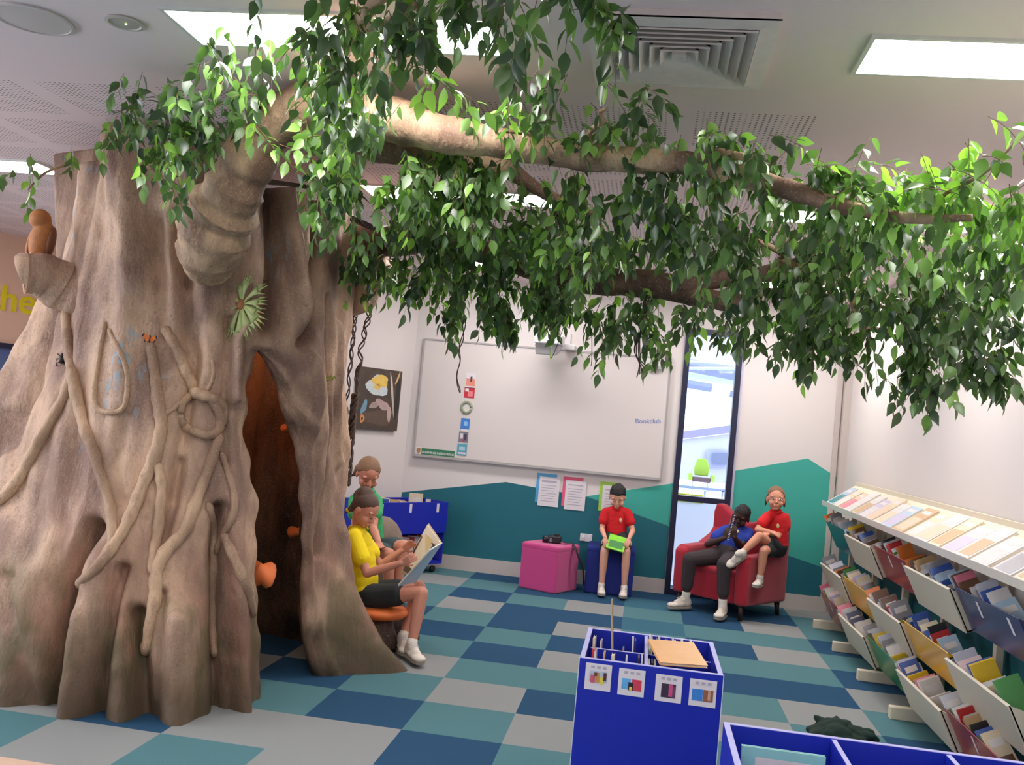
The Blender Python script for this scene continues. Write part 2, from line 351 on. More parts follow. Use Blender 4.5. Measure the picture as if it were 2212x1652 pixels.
# green-backed garden chair and a yellow-green crate outside
Yo = 13.4; gc = thing('garden_chair', 'green-backed chair with brown arms standing outside the window', 'chair', tuple(at(1512, 1050, Yo)))
R_ = frame((0, -1, .25), (0, .25, 1))
c0 = at(1513, 1053, Yo); c0.z = .82
MB().prism([c0+Vector((dx, .06-.1*dz*.0, .20+dz)) for dx, dz in ((-.09, 0), (.09, 0), (.105, .10), (.07, .22), (0, .24), (-.07, .22), (-.105, .10))], (0, .035, 0)).build('backrest', mat('lime_fabric', (176, 208, 70), .7), gc, bevel=.01)
MB().box(c0+Vector((0, 0, .15)), (.24, .22, .06)).build('seat', mat('brown_fabric', (110, 80, 84), .7), gc, bevel=.01)
for sx in (-1, 1): MB().box(c0+Vector((sx*.15, -.02, .18)), (.055, .22, .10)).build('armrest', mat('lime_fabric', (176, 208, 70), .7), gc, bevel=.02)
for sx in (-1, 1):
    for sy in (-1, 1): MB().box(c0+Vector((sx*.1, sy*.09, .06)), (.025, .025, .12)).build('leg', mat('pale_base', (226, 214, 226), .6), gc)
Yo = 11.0; ck = thing('slatted_crate', 'yellow-green slatted crate on the sill outside', 'crate', tuple(at(1490, 1080, Yo)))
mb = MB(); a = at(1466, 1066, Yo); b = at(1517, 1070, Yo); a.z = b.z = .82+.045; n = 13
for i in range(n):
    p = a.lerp(b, i/(n-1)); mb.box((p.x, p.y, p.z), (.011, .02, .088))
mb.build('slats', [mat('lime_slats', (186, 206, 40), .5)], ck); mb = MB(); p = (a+b)/2
mb.box((p.x, p.y+.03, p.z), (.27, .02, .07)); mb.box((p.x, p.y+.01, p.z-.045), (.28, .06, .012)); mb.build('back_board', mat('olive_board', (150, 160, 30), .6), ck)
mb = MB(); p = at(1490, 1052, 11.1); mb.box(p, (1.3, .02, .03)); 
for xx in (1462, 1522, 1560): 
    q = at(xx, 1070, 11.1); mb.box((q.x, q.y, (q.z+.82)/2+.0), (.02, .02, max(.02, q.z-.82)+.1))
tag(mb.build('railing', mat('rail_blue', (190, 206, 240), .5)), 'pale blue railing outside behind the yellow-green crate', 'railing')

# ================================================================== CEILING FIXTURES
def emis(name, c, s):
    m = bpy.data.materials.new(name); m.use_nodes = True; b = m.node_tree.nodes['Principled BSDF']
    b.inputs['Base Color'].default_value = (.9, .9, .9, 1); b.inputs['Emission Color'].default_value = (*lin(c), 1); b.inputs['Emission Strength'].default_value = s; return m
M_panel = emis('panel_light', (255, 251, 252), PANEL)
M_alu = mat('white_aluminium', (222, 220, 216), .4)
LIGHTS = [(-1.27, 3.39, 'ceiling panel light over the limb of the tree, partly hidden by leaves'), (1.24, 3.43, 'bright ceiling panel light in clear view at the upper right of the photo'), (-4.66, 5.84, 'ceiling panel light behind the owl at the left edge'), (-1.30, 5.93, 'ceiling panel light glimpsed behind the crown above the whiteboard side'),
          (1.24, 5.93, 'ceiling panel light glimpsed behind the leaves towards the right wall'), (1.0, 8.6, 'small glimpse of a ceiling panel light above the tall window'), (-1.30, 8.6, 'ceiling panel light near the whiteboard, hidden by leaves'), (-1.30, .95, 'ceiling panel light over the photographer, left one'), (1.10, .95, 'ceiling panel light over the photographer, right one'),
          (-4.66, 3.5, 'ceiling panel light out on the left side of the room'), (-4.66, .95, 'ceiling panel light at the far left near the entrance'), (-1.3, -1.4, 'ceiling panel light behind the photographer'), (1.1, -1.4, 'ceiling panel light behind the photographer by the right wall'), (-6.6, 3.5, 'ceiling panel light by the far left wall'), (-7.1, 5.84, 'unseen ceiling panel light added to brighten the lettered far wall')]  # last panel is an unseen extra to brighten the tan far wall
for x, y, lb in LIGHTS:
    t = thing('ceiling_light', lb, 'light', (x, y, CEIL), 'ceiling panel lights')
    w, d_ = 1.2, .31
    mb = MB(); z = CEIL-.006
    for sx in (-1, 1): mb.box((x+sx*(w/2+.008), y, z), (.016, d_+.032, .012))
    for sy in (-1, 1): mb.box((x, y+sy*(d_/2+.008), z), (w, .016, .012))
    mb.build('frame', M_alu, t); MB().box((x, y, CEIL-.003), (w, d_, .006)).build('diffuser', M_panel, t)
# square air diffuser
vx, vy = 0.0, 3.43; vt = thing('air_vent', 'square white ceiling air vent with nested louvres', 'vent', (vx, vy, CEIL))
M_vent = mat('vent_white', (234, 222, 218), .5)
def ring(mb, s0, s1, z0, z1):
    o = [(-s0, -s0), (s0, -s0), (s0, s0), (-s0, s0)]; i = [(-s1, -s1), (s1, -s1), (s1, s1), (-s1, s1)]
    vs = [(vx+a, vy+b, z0) for a, b in o]+[(vx+a, vy+b, z1) for a, b in i]+[(vx+a, vy+b, z0+.006) for a, b in o]+[(vx+a, vy+b, z1+.006) for a, b in i]
    fs = []
    for k in range(4): j = (k+1) % 4; fs += [(k, k+4, j+4, j), (k+8, j+8, j+12, k+12), (k, j, j+8, k+8), (k+4, k+12, j+12, j+4)]
    mb.add(vs, fs)
mb = MB(); ring(mb, .318, .255, CEIL-.030, CEIL-.036); ring(mb, .318, .310, CEIL-.030, CEIL-.001); mb.build('frame', M_vent, vt)
MB().box((vx, vy, CEIL-.0015), (.5, .5, .002)).build('duct', mat('vent_dark', (40, 36, 44), .8), vt)
for k in range(6):
    s = .252-.037*k; mb = MB(); ring(mb, s, s-.036, CEIL-.044, CEIL-.010); mb.build('louvre', M_vent, vt)
MB().box((vx, vy, CEIL-.030), (.05, .05, .02)).build('centre_plate', M_vent, vt)
p = onz(270, 48, CEIL); dl = thing('downlight', 'round recessed ceiling downlight with a tiny green glint', 'light', tuple(p))
MB().lathe((p.x, p.y, CEIL), [(.072, -.001), (.075, -.006), (.06, -.008), (.055, -.002)], 32).build('rim', mat('downlight_rim', (206, 196, 190), .5), dl)
MB().lathe((p.x, p.y, CEIL), [(.055, -.004), (.01, -.006)], 32).build('reflector', mat('downlight_cup', (188, 180, 174), .4), dl); MB().ell((p.x+.005, p.y, CEIL-.008), .004).build('bulb', emis('led_green', (230, 255, 120), 3), dl)
p = onz(70, 40, CEIL); sk = thing('ceiling_speaker', 'large pale round ceiling speaker at the upper left', 'speaker', tuple(p))
MB().lathe((p.x, p.y, CEIL), [(.15, -.001), (.152, -.008), (.14, -.01), (.14, -.004)], 40).build('rim', mat('speaker_rim', (222, 210, 206), .6), sk)
MB().lathe((p.x, p.y, CEIL), [(.14, -.006), (.01, -.010)], 40).build('grille', mat('speaker_mesh', (214, 202, 198), .8, .1, 900), sk)
# wall washers that throw the scallops on the right wall
for y, lb in ((8.1, 'small recessed wall washer above the far end of the shelves'), (5.5, 'small recessed wall washer above the middle of the shelves'), (2.9, 'small recessed wall washer above the near end of the shelves')):
    t = thing('wall_washer', lb, 'light', (1.55, y, CEIL), 'wall washers'); MB().lathe((1.55, y, CEIL), [(.06, -.001), (.062, -.006), (.05, -.004)], 24).build('rim', M_alu, t, True)
    ld = bpy.data.lights.new('lamp', 'SPOT'); ld.energy = SPOT; ld.color = (1, .90, .82); ld.spot_size = 1.9; ld.spot_blend = .7; ld.shadow_soft_size = .04
    lo = bpy.data.objects.new('lamp', ld); COL.objects.link(lo); lo.location = (1.55, y, CEIL-.03); lo.rotation_euler = (0, math.radians(-28), 0)
    adopt(lo, t)
# ================================================================== THE TREE
TC = (-2.6, 5.3); TZ = 2.9
tree = thing('artificial_tree', 'big hollow artificial fig tree with folded brown trunk and leafy limbs spreading under the ceiling', 'tree', (TC[0], TC[1], 0))
AZ = [0, .2, .5, .9, 1.4, 1.9, 2.4, 2.9]
AT = [(-154, [1.5, 1.4, 1.25, 1.12, 1.0, .85, .76, .70]), (-130, [1.32, 1.22, 1.12, 1.01, .92, .82, .75, .70]), (-110, [1.12, 1.09, 1.03, .94, .88, .82, .77, .74]), (-90, [1.04, 1.01, .97, .92, .87, .82, .78, .75]),
      (-70, [1.07, 1.03, .98, .92, .87, .82, .78, .76]), (-50, [.99, .97, .94, .9, .86, .83, .8, .78]), (-33, [.94, .92, .9, .88, .86, .84, .8, .78]), (-10, [.9, .88, .86, .85, .85, .84, .8, .78]),
      (8, [1.02, .94, .88, .86, .84, .82, .8, .78]), (19, [1.37, 1.2, 1.02, .9, .86, .82, .79, .77]), (40, [1.2, 1.1, .98, .88, .84, .8, .77, .76]), (90, [1.15, 1.05, .95, .88, .84, .8, .77, .76]), (150, [1.4, 1.3, 1.15, 1.02, .93, .87, .82, .8])]
_th = np.array([a for a, _ in AT], float); _R = np.array([r for _, r in AT])
_thp = np.concatenate([_th-360, _th, _th+360]); _Rp = np.concatenate([_R, _R, _R])
def trunkR(th, z):      # th, z arrays (degrees, metres)
    th = (np.asarray(th, float)+180) % 360-180; z = np.asarray(z, float)
    out = np.zeros_like(th+z)
    k = np.clip(np.searchsorted(_thp, th)-1, 0, len(_thp)-2); w = (th-_thp[k])/(_thp[k+1]-_thp[k]); w = w*w*(3-2*w)
    zi = np.clip(np.searchsorted(AZ, z)-1, 0, len(AZ)-2); az = np.array(AZ); t = np.clip((z-az[zi])/(az[zi+1]-az[zi]), 0, 1)
    ra = _Rp[k, zi]*(1-t)+_Rp[k, zi+1]*t; rb = _Rp[k+1, zi]*(1-t)+_Rp[k+1, zi+1]*t
    return ra*(1-w)+rb*w
def px_cyl(x, y):       # photo pixel -> (theta, z) on the smooth trunk
    d = ray(x, y); lo = None
    R = .85
    for _ in range(12):
        a = d.x**2+d.y**2; b = -(d.x*TC[0]+d.y*TC[1]); c = TC[0]**2+TC[1]**2-R*R; q = b*b-a*c
        t = (-b-math.sqrt(max(q, 0)))/a; p = CAM+d*t; th = math.degrees(math.atan2(p.y-TC[1], p.x-TC[0])); R = .5*R+.5*float(trunkR(th, p.z))
    return th, p.z
# valleys and ridges: pixel polyline, half width (m), height (m)
FOLDS = [([(105, 1525), (128, 1400), (150, 1280), (172, 1200), (205, 1140)], .040, -.18), ([(207, 1545), (225, 1420), (245, 1300), (262, 1230)], .03, -.11), ([(312, 1560), (302, 1440), (296, 1330)], .045, -.13),
         ([(474, 1540), (472, 1400), (473, 1287), (468, 1190), (476, 1100)], .032, -.12), ([(408, 620), (402, 700), (412, 800)], .05, -.05), ([(380, 470), (384, 540), (400, 600)], .05, -.09),
         ([(580, 420), (584, 540), (588, 640), (585, 700)], .05, -.17), ([(690, 420), (694, 540), (676, 640), (655, 740)], .055, -.18), ([(498, 690), (490, 780), (486, 900), (492, 1000)], .03, -.05),
         ([(552, 400), (560, 560), (546, 660), (510, 730), (512, 860)], .035, .10), ([(615, 410), (628, 560), (645, 690), (668, 820), (675, 1000), (680, 1200)], .045, .10), ([(250, 300), (262, 480), (300, 620)], .13, .05),
         ([(335, 480), (350, 640), (360, 780)], .05, -.04), ([(110, 680), (70, 830), (25, 960)], .05, -.07), ([(75, 640), (40, 800), (-10, 960), (-60, 1100)], .07, .06), ([(20, 900), (-5, 1010)], .05, -.05),
         ([(258, 1550), (262, 1440)], .05, .045), ([(150, 1540), (158, 1440), (185, 1330)], .06, .05), ([(520, 1535), (512, 1440)], .05, .04), ([(390, 1555), (388, 1450), (392, 1330)], .075, .05), ([(20, 1520), (40, 1380), (70, 1240)], .08, .05), ([(345, 1500), (350, 1380), (352, 1280)], .02, -.05), ([(430, 700), (425, 800), (380, 1000), (370, 1080)], .03, -.05), ([(270, 900), (255, 1000), (262, 1080)], .04, -.04), ([(390, 1000), (372, 1100), (350, 1170)], .03, -.06), ([(50, 1520), (30, 1380), (15, 1250)], .05, -.05), ([(160, 1500), (190, 1300), (220, 1200)], .07, .03), ([(400, 1500), (395, 1330)], .09, .05), ([(430, 560), (440, 680), (438, 800)], .06, .03), ([(530, 1500), (520, 1330), (505, 1200)], .035, .04),
         ([(712, 640), (705, 800), (715, 1000), (725, 1200)], .025, -.05), ([(735, 700), (728, 850), (735, 1000)], .03, .04), ([(500, 1540), (496, 1400), (500, 1280)], .02, -.03)]
FP = []
for pl, w, h in FOLDS:
    P = [px_cyl(x, y) for x, y in pl]; FP.append((np.array(P), w, h))
def folds(th, z):
    d = np.zeros_like(th); 
    for P, w, h in FP:
        best = np.full_like(th, 9.)
        for a, b in zip(P[:-1], P[1:]):
            ax, ay = a[0]*.0148, a[1]; bx, by = b[0]*.0148, b[1]; px_, py_ = th*.0148, z
            L = (bx-ax)**2+(by-ay)**2; t = np.clip(((px_-ax)*(bx-ax)+(py_-ay)*(by-ay))/L, 0, 1)
            best = np.minimum(best, (px_-ax-t*(bx-ax))**2+(py_-ay-t*(by-ay))**2)
        if P[0][1] < .25:     # runs down to the floor
            m = z < P[0][1]; best = np.where(m, np.minimum(best, ((th-P[0][0])*.0148)**2), best)
        d += h*np.exp(-best/(2*(w*.62)**2))
    return d
def wob(th, z):
    a = np.radians(th); d = 0
    for k, (f, g, p, am) in enumerate([(9, 1.2, .3, .016), (17, .7, 1.9, .012), (5, 2.6, .8, .014), (29, 1.5, 2.2, .006), (13, 4.1, 4.0, .006), (23, 7., 1.1, .004), (41, 3., .6, .004), (11, 13., 2.7, .003), (37, 19., 5., .0022)]):
        d = d+am*np.sin(f*a+g*z*2+p+1.3*np.sin(3*a+z*1.7+k))
    return d
def ztop(th):
    th = (th+180) % 360-180
    return np.interp(th, [-180, -150, -125, -121, -100, -84, -70, -58, -45, -10, 20, 60, 120, 180], [2.72, 2.74, 2.76, 2.90, 2.90, 2.87, 2.78, 2.70, 2.66, 2.68, 2.72, 2.8, 2.8, 2.72])
OZ = [0, .5, 1.0, 1.4, 1.75, 1.9, 1.97]; O1 = [-33, -37, -42, -47, -48.5, -46, -43]; O2 = [9, 5, -3, -13, -27, -36, -43]
def shell(z0n, inner):
    K, S = 190, 330; V = np.zeros((K+1, S+1, 3))
    for i in range(K+1):
        q = i/K; zz = q*TZ
        a1 = np.interp(zz, OZ, O1); a2 = np.interp(zz, OZ, O2)
        s = np.linspace(0, 1, S+1); s = np.where(s < .5, .5*(2*s)**1.0, s)
        th = a2+s*(360-(a2-a1)); zt = ztop(th); z = q*zt
        R = trunkR(th, z); g = np.minimum(s, 1-s)*(360-(a2-a1))     # degrees from the opening
        if not inner:
            r = R+folds((th+180) % 360-180, z)+wob(th, z)
            if zz < 1.97: r = r-.05*np.exp(-(g/3.5)**2)
        else:
            t = .17+.10*np.clip(1-z/1.2, 0, 1); r = R-t+.03*np.sin(np.radians(th)*8+z)+.02*np.sin(np.radians(th)*15+2*z+1)
            if zz < 1.97: r = r+.035*np.exp(-(g/3.5)**2)
        V[i, :, 0] = TC[0]+r*np.cos(np.radians(th)); V[i, :, 1] = TC[1]+r*np.sin(np.radians(th)); V[i, :, 2] = z
    return V
Vo = shell(0, False); Vi = shell(0, True); K, S = Vo.shape[0]-1, Vo.shape[1]-1; n = (K+1)*(S+1)
verts = np.concatenate([Vo.reshape(-1, 3), Vi.reshape(-1, 3)])
lips = []                                                       # rounded lip between outer and inner skin at the opening
idx = lambda i, j: i*(S+1)+j
faces = []; mi = []
for i in range(K):
    zc = (i+.5)/K*TZ
    for j in range(S):
        faces.append((idx(i, j), idx(i, j+1), idx(i+1, j+1), idx(i+1, j))); mi.append(0)
        faces.append((n+idx(i, j), n+idx(i+1, j), n+idx(i+1, j+1), n+idx(i, j+1))); mi.append(1)
verts = verts.tolist()
LN = 6
def lip(j, sgn):
    rows = []
    for i in range(K+1):
        a = Vo[i, j]; b = Vi[i, j]; c = (a+b)/2; rad = (a-b)/2; rl = np.hypot(rad[0], rad[1]); tang = np.array([-rad[1], rad[0], 0])/max(rl, 1e-6)*sgn
        gap = max(0., (np.interp(i/K*TZ, OZ, O2)-np.interp(i/K*TZ, OZ, O1))/60.); row = [idx(i, j)]
        bulge = (.05+.02*math.sin(i*.11)+.012*math.sin(i*.37))*min(1, gap*2.2)
        for q in range(1, LN):
            w = math.pi*q/LN; p = c+rad*math.cos(w)+tang*(bulge*math.sin(w)*(1+.35*math.cos(3*w)))
            row.append(len(verts)); verts.append(p.tolist())
        row.append(n+idx(i, j)); rows.append(row)
    for i in range(K):
        if np.interp((i)/K*TZ, OZ, O2)-np.interp((i)/K*TZ, OZ, O1) <= 0: break
        for q in range(LN):
            f = (rows[i][q], rows[i+1][q], rows[i+1][q+1], rows[i][q+1]); faces.append(f if sgn < 0 else f[::-1]); mi.append(0)
lip(0, -1); lip(S, 1)
for j in range(S): faces.append((idx(K, j), idx(K, j+1), n+idx(K, j+1), n+idx(K, j))); mi.append(0)
def bark(name, light, dark, moss=True, orange=False):
    m = bpy.data.materials.new(name); m.use_nodes = True; nt = m.node_tree; N = nt.nodes; L = nt.links; b = N['Principled BSDF']; b.inputs['Roughness'].default_value = .62; b.inputs['Specular IOR Level'].default_value = .35
    tc = N.new('ShaderNodeTexCoord'); mp = N.new('ShaderNodeMapping'); L.new(tc.outputs['Object'], mp.inputs[0]); mp.inputs['Scale'].default_value = (1, 1, .45)
    def noise(sc, det=4, v=None):
        q = N.new('ShaderNodeTexNoise'); q.inputs['Scale'].default_value = sc; q.inputs['Detail'].default_value = det; L.new(v or mp.outputs[0], q.inputs['Vector']); return q.outputs['Fac']
    def ramp(f, a, c):
        r = N.new('ShaderNodeMapRange'); L.new(f, r.inputs[0]); r.inputs[1].default_value = a; r.inputs[2].default_value = c; return r.outputs[0]
    def mix(f, a, c):
        x = N.new('ShaderNodeMix'); x.data_type = 'RGBA'; L.new(f, x.inputs[0])
        for i, w in ((6, a), (7, c)):
            if isinstance(w, tuple): x.inputs[i].default_value = (*lin(w), 1)
            else: L.new(w, x.inputs[i])
        return x.outputs[2]
    def mul(a, c):
        x = N.new('ShaderNodeMath'); x.operation = 'MULTIPLY'; L.new(a, x.inputs[0])
        if isinstance(c, (int, float)): x.inputs[1].default_value = c
        else: L.new(c, x.inputs[1])
        return x.outputs[0]
    col = mix(ramp(noise(4.2, 5), .40, .60), dark, light); col = mix(mul(ramp(noise(22, 6), .5, .75), .55), col, dark); col = mix(mul(mul(ramp(noise(3.4, 3), .42, .6), ramp(noise(75, 4, tc.outputs['Object']), .54, .70)), .5), col, (104, 82, 72)); col = mix(mul(ramp(noise(120, 3, tc.outputs['Object']), .55, .8), .4), col, (222, 200, 180))
    if moss:
        sp = N.new('ShaderNodeSeparateXYZ'); ge = N.new('ShaderNodeNewGeometry'); L.new(ge.outputs['Position'], sp.inputs[0]); z = sp.outputs[2]
        lowz = ramp(z, 1.1, .25); col = mix(mul(mul(lowz, ramp(noise(4.5), .42, .60)), .65), col, (178, 124, 104))      # rosy wash near the roots
        col = mix(mul(mul(ramp(z, .85, .2), ramp(noise(5.7, 3), .46, .58)), .75), col, (92, 98, 56))                      # moss stains
        col = mix(mul(ramp(z, .60, .06), .9), col, (84, 70, 52))                                                        # muddy foot
        col = mix(mul(mul(ramp(noise(2.6, 2), .64, .70), ramp(noise(30, 3), .52, .60)), .8), col, (134, 172, 190))      # pale blue paint flecks
    if orange:
        sp = N.new('ShaderNodeSeparateXYZ'); ge = N.new('ShaderNodeNewGeometry'); L.new(ge.outputs['Position'], sp.inputs[0])
        col = mix(mul(ramp(sp.outputs[2], .95, 1.55), ramp(noise(2.4), .35, .6)), col, (206, 120, 62))
    L.new(col, b.inputs['Base Color'])
    bp = N.new('ShaderNodeBump'); bp.inputs['Strength'].default_value = .8; bp.inputs['Distance'].default_value = .012
    mx = N.new('ShaderNodeMath'); mx.operation = 'ADD'; L.new(noise(26, 6), mx.inputs[0]); L.new(mul(noise(90, 3), .35), mx.inputs[1]); L.new(mx.outputs[0], bp.inputs['Height']); L.new(bp.outputs[0], b.inputs['Normal'])
    return m
M_bark = bark('trunk_bark', (204, 170, 142), (144, 114, 98))
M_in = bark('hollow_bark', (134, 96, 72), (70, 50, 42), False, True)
M_vine = bark('vine_bark', (206, 172, 140), (150, 120, 98), False)
M_limb = bark('limb_bark', (204, 172, 138), (120, 92, 74), False)
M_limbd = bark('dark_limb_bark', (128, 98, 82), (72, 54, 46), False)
me = bpy.data.meshes.new('trunk'); me.from_pydata(verts, [], faces); me.materials.append(M_bark); me.materials.append(M_in); me.polygons.foreach_set('material_index', mi)
bmm = bmesh.new(); bmm.from_mesh(me); bmesh.ops.remove_doubles(bmm, verts=bmm.verts, dist=.0008); bmesh.ops.recalc_face_normals(bmm, faces=bmm.faces); bmm.to_mesh(me); bmm.free()
trunk = finish('trunk', me, tree, True)
BVH = BVHTree.FromPolygons([v.co.copy() for v in me.vertices], [tuple(p.vertices) for p in me.polygons])
def on_trunk(x, y):
    d = ray(x, y).normalized(); h = BVH.ray_cast(CAM, d)
    if h[0] is None:
        th, z = px_cyl(x, y); R = float(trunkR(th, z)); p = Vector((TC[0]+R*math.cos(math.radians(th)), TC[1]+R*math.sin(math.radians(th)), z)); return p, -d
    nn = h[1]; nn = nn if nn.dot(d) < 0 else -nn
    return h[0], nn
def vine(pts, wpx, sink=.35, nm='vine_root'):
    pp = []; rr_ = []; P = bez([(x, y, 0) for x, y in pts], 5); m = len(P)
    for i, q in enumerate(P):
        p, nn = on_trunk(q.x, q.y); r = wpx/2/FPX*(p-CAM).length*(.72+.28*math.sin(math.pi*(i+1)/(m+1)))*(1+.10*math.sin(i*1.9)+.06*math.sin(i*.7)); pp.append(p+nn*r*sink); rr_.append(r)
    for _ in range(2): pp = [pp[0]]+[(pp[i-1]+pp[i]*2+pp[i+1])/4 for i in range(1, m-1)]+[pp[-1]]
    rr_[0] *= .55; rr_[-1] *= .5
    return MB().tube(pp, rr_, 10).build(nm, M_vine, tree, True)
for pl, w in [([(159, 620), (146, 663), (150, 722), (157, 781), (165, 840), (180, 905), (204, 976), (233, 1064), (245, 1141), (238, 1190)], 24), ([(157, 800), (146, 850), (97, 937), (63, 1005), (29, 1054), (0, 1083), (-40, 1110)], 25),
              ([(228, 695), (216, 762), (205, 840), (209, 880), (236, 891), (268, 880), (276, 832), (270, 785), (252, 744), (236, 710)], 12), ([(327, 742), (333, 800), (340, 850), (350, 908), (340, 976), (311, 1044), (282, 1112), (257, 1161), (214, 1219), (168, 1266)], 27),
              ([(354, 707), (378, 742), (394, 793), (417, 840), (440, 854), (468, 864), (482, 890), (482, 920)], 25), ([(388, 894), (394, 866), (420, 852), (455, 862), (472, 894), (470, 930), (448, 940), (415, 930), (393, 913), (388, 894)], 20),
              ([(474, 935), (451, 1010), (422, 1083), (398, 1146), (359, 1190), (340, 1229), (335, 1287), (325, 1374), (318, 1412)], 27), ([(340, 1000), (350, 1044), (343, 1122), (332, 1190), (328, 1240)], 22),
              ([(476, 975), (500, 1044), (508, 1102), (481, 1161), (466, 1200)], 16), ([(447, 1083), (461, 1151), (466, 1219), (458, 1287), (461, 1360), (466, 1418)], 20), ([(484, 1150), (505, 1200), (529, 1265), (545, 1330)], 22), ([(435, 860), (455, 830), (462, 800), (458, 775)], 9), ([(330, 900), (365, 890), (395, 862)], 12)]:
    vine(pl, w)
# back plate standing behind the trunk at the far left
p = at(112, 330, 5.2); q = at(205, 318, 5.2); a = at(118, 560, 5.2); b = at(205, 560, 5.2)
MB().slab([a, b, q, p], (-.3, -1, 0), .06).build('back_fold', M_bark, tree, True, .02)
ld = bpy.data.lights.new('hollow_lamp', 'POINT'); ld.energy = 4.5; ld.color = (1, .72, .48); ld.shadow_soft_size = .06; hl = bpy.data.objects.new('hollow_lamp', ld); COL.objects.link(hl); hl.location = (-2.6, 5.35, 2.05); adopt(hl, tree)
MB().lathe((-2.6, 5.3, 2.52), [(.56, 0), (.56, .02)], 40).build('light_stop_disc', M_in, tree)  # unseen disc added to keep the lamp's light from leaking out above
MB().lathe((-2.6, 5.35, 2.13), [(.02, .1), (.06, .06), (.075, 0), (.06, .01), (.01, .03)], 18).tube([(-2.6, 5.35, 2.22), (-2.6, 5.35, 2.52)], .006, 6).build('lamp_shade', M_in, tree, True)
# bracket fungi and seat
M_or = mat('orange_fungus', (238, 124, 62), .6, .12, 12); M_or2 = mat('orange_rim', (246, 150, 84), .6, .1, 12)
def fungus(x, y, Y, w, h, dpt, rot=0):
    p = at(x, y, Y); mb = MB(); k = 20; vs = []
    prof = [(.0, .5), (.6, .46), (.92, .25), (1.0, 0), (.9, -.3), (.55, -.5), (0, -.5)]
    R = RZ(rot); mb.lathe((0, 0, 0), [(max(r, .01)*w, z*h) for r, z in prof], k)
    mb.v = [tuple(p+R @ Vector((v[0], v[1]*dpt/w, v[2]+.25*h*math.sin(3*math.atan2(v[1], v[0]))*math.hypot(v[0], v[1])/w))) for v in mb.v]
    return mb.build('bracket_fungus', M_or, tree, True)
fungus(627, 926, 5.62, .06, .045, .10, .4); fungus(642, 1149, 5.62, .06, .05, .10, .4); fungus(566, 1240, 5.02, .075, .11, .09, .2)
fungus(568, 806, 6.0, .001, .001, .001) if False else None
sp_ = at(833, 1321, 6.12); mb = MB(); mb.lathe((sp_.x-.03, sp_.y, sp_.z), [(.02, .03), (.15, .03), (.172, .015), (.175, -.005), (.15, -.03), (.05, -.035)], 28); mb.build('seat_fungus', M_or, tree, True)
mb = MB(); mb.tube([(sp_.x-.06, sp_.y+.03, sp_.z-.02), (sp_.x-.03, sp_.y+.02, sp_.z*.5), (sp_.x-.0, sp_.y, -.0)], [.10, .09, .13], 14); mb.build('seat_stump', M_limbd, tree, True)
SEATZ = sp_.z+.03

# --- limbs
def limb(nm, pts, m, n=7, seg=14, lump=.06, parent=None, auto=None):
    P3 = [at(x, y, Y) for x, y, Y, w in pts]; rw = [w/2/FPX*Y for x, y, Y, w in pts]
    P = bez(P3, n); R_ = [v.x for v in bez([(r, 0, 0) for r in rw], n)]
    R_ = [max(.004, r*(1+lump*math.sin(i*.9)+lump*.6*math.sin(i*2.3+1))) for i, r in enumerate(R_)]
    return MB().tube(P, R_, seg).build(nm, m, parent or tree, True, auto=auto)
main = limb('limb', [(450, 586, 4.50, 30), (450, 576, 4.44, 92), (452, 556, 4.38, 134), (460, 510, 4.30, 162), (478, 462, 4.25, 150), (484, 452, 4.24, 160), (500, 420, 4.2, 134), (530, 360, 4.16, 126), (580, 280, 4.08, 116), (650, 232, 4.0, 108), (740, 222, 3.95, 104), (850, 258, 3.88, 100), (960, 290, 3.84, 84), (1100, 312, 3.8, 66), (1250, 338, 3.76, 60), (1360, 345, 3.7, 56), (1480, 352, 3.62, 50), (1600, 380, 3.55, 46), (1700, 408, 3.5, 42), (1800, 440, 3.4, 34), (1950, 470, 3.3, 24), (2100, 470, 3.2, 16)], M_limb)
for (x, y, Y, w) in ((452, 580, 4.44, 146), (500, 470, 4.32, 130)):
    pass
limb('limb', [(720, 260, 4.1, 70), (800, 310, 4.15, 72), (900, 330, 4.15, 62), (1000, 348, 4.2, 52), (1080, 356, 4.25, 44), (1180, 420, 4.3, 26), (1300, 470, 4.3, 16)], M_limb)
limb('limb', [(690, 250, 3.9, 60), (730, 120, 3.35, 46), (770, 60, 3.1, 40), (800, 20, 2.95, 34), (860, -40, 2.75, 26)], M_limb)
limb('twig', [(775, 62, 3.1, 26), (830, 50, 2.9, 20), (900, 10, 2.7, 16)], M_limb)
limb('limb', [(1480, 350, 3.62, 24), (1540, 330, 3.55, 20), (1640, 345, 3.5, 14)], M_limb)
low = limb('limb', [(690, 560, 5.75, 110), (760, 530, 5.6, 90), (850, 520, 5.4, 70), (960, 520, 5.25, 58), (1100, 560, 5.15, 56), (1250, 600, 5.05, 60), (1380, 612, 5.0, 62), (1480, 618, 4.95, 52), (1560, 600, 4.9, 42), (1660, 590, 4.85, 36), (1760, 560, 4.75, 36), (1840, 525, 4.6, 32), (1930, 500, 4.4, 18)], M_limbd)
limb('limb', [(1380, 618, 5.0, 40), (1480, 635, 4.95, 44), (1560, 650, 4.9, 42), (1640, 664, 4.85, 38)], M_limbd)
limb('limb', [(1790, 570, 4.6, 18), (1860, 545, 4.5, 16), (1900, 535, 4.4, 10)], M_limb)
limb('limb', [(1680, 560, 4.3, 13), (1755, 586, 4.3, 13)], M_limb); limb('limb', [(1600, 510, 4.2, 9), (1660, 530, 4.25, 12), (1700, 560, 4.3, 9)], M_limb); limb('limb', [(1790, 586, 4.4, 11), (1830, 586, 4.4, 9)], M_limb)
limb('limb', [(745, 640, 5.85, 90), (775, 640, 5.75, 80), (800, 610, 5.6, 62), (830, 570, 5.45, 50)], M_bark)
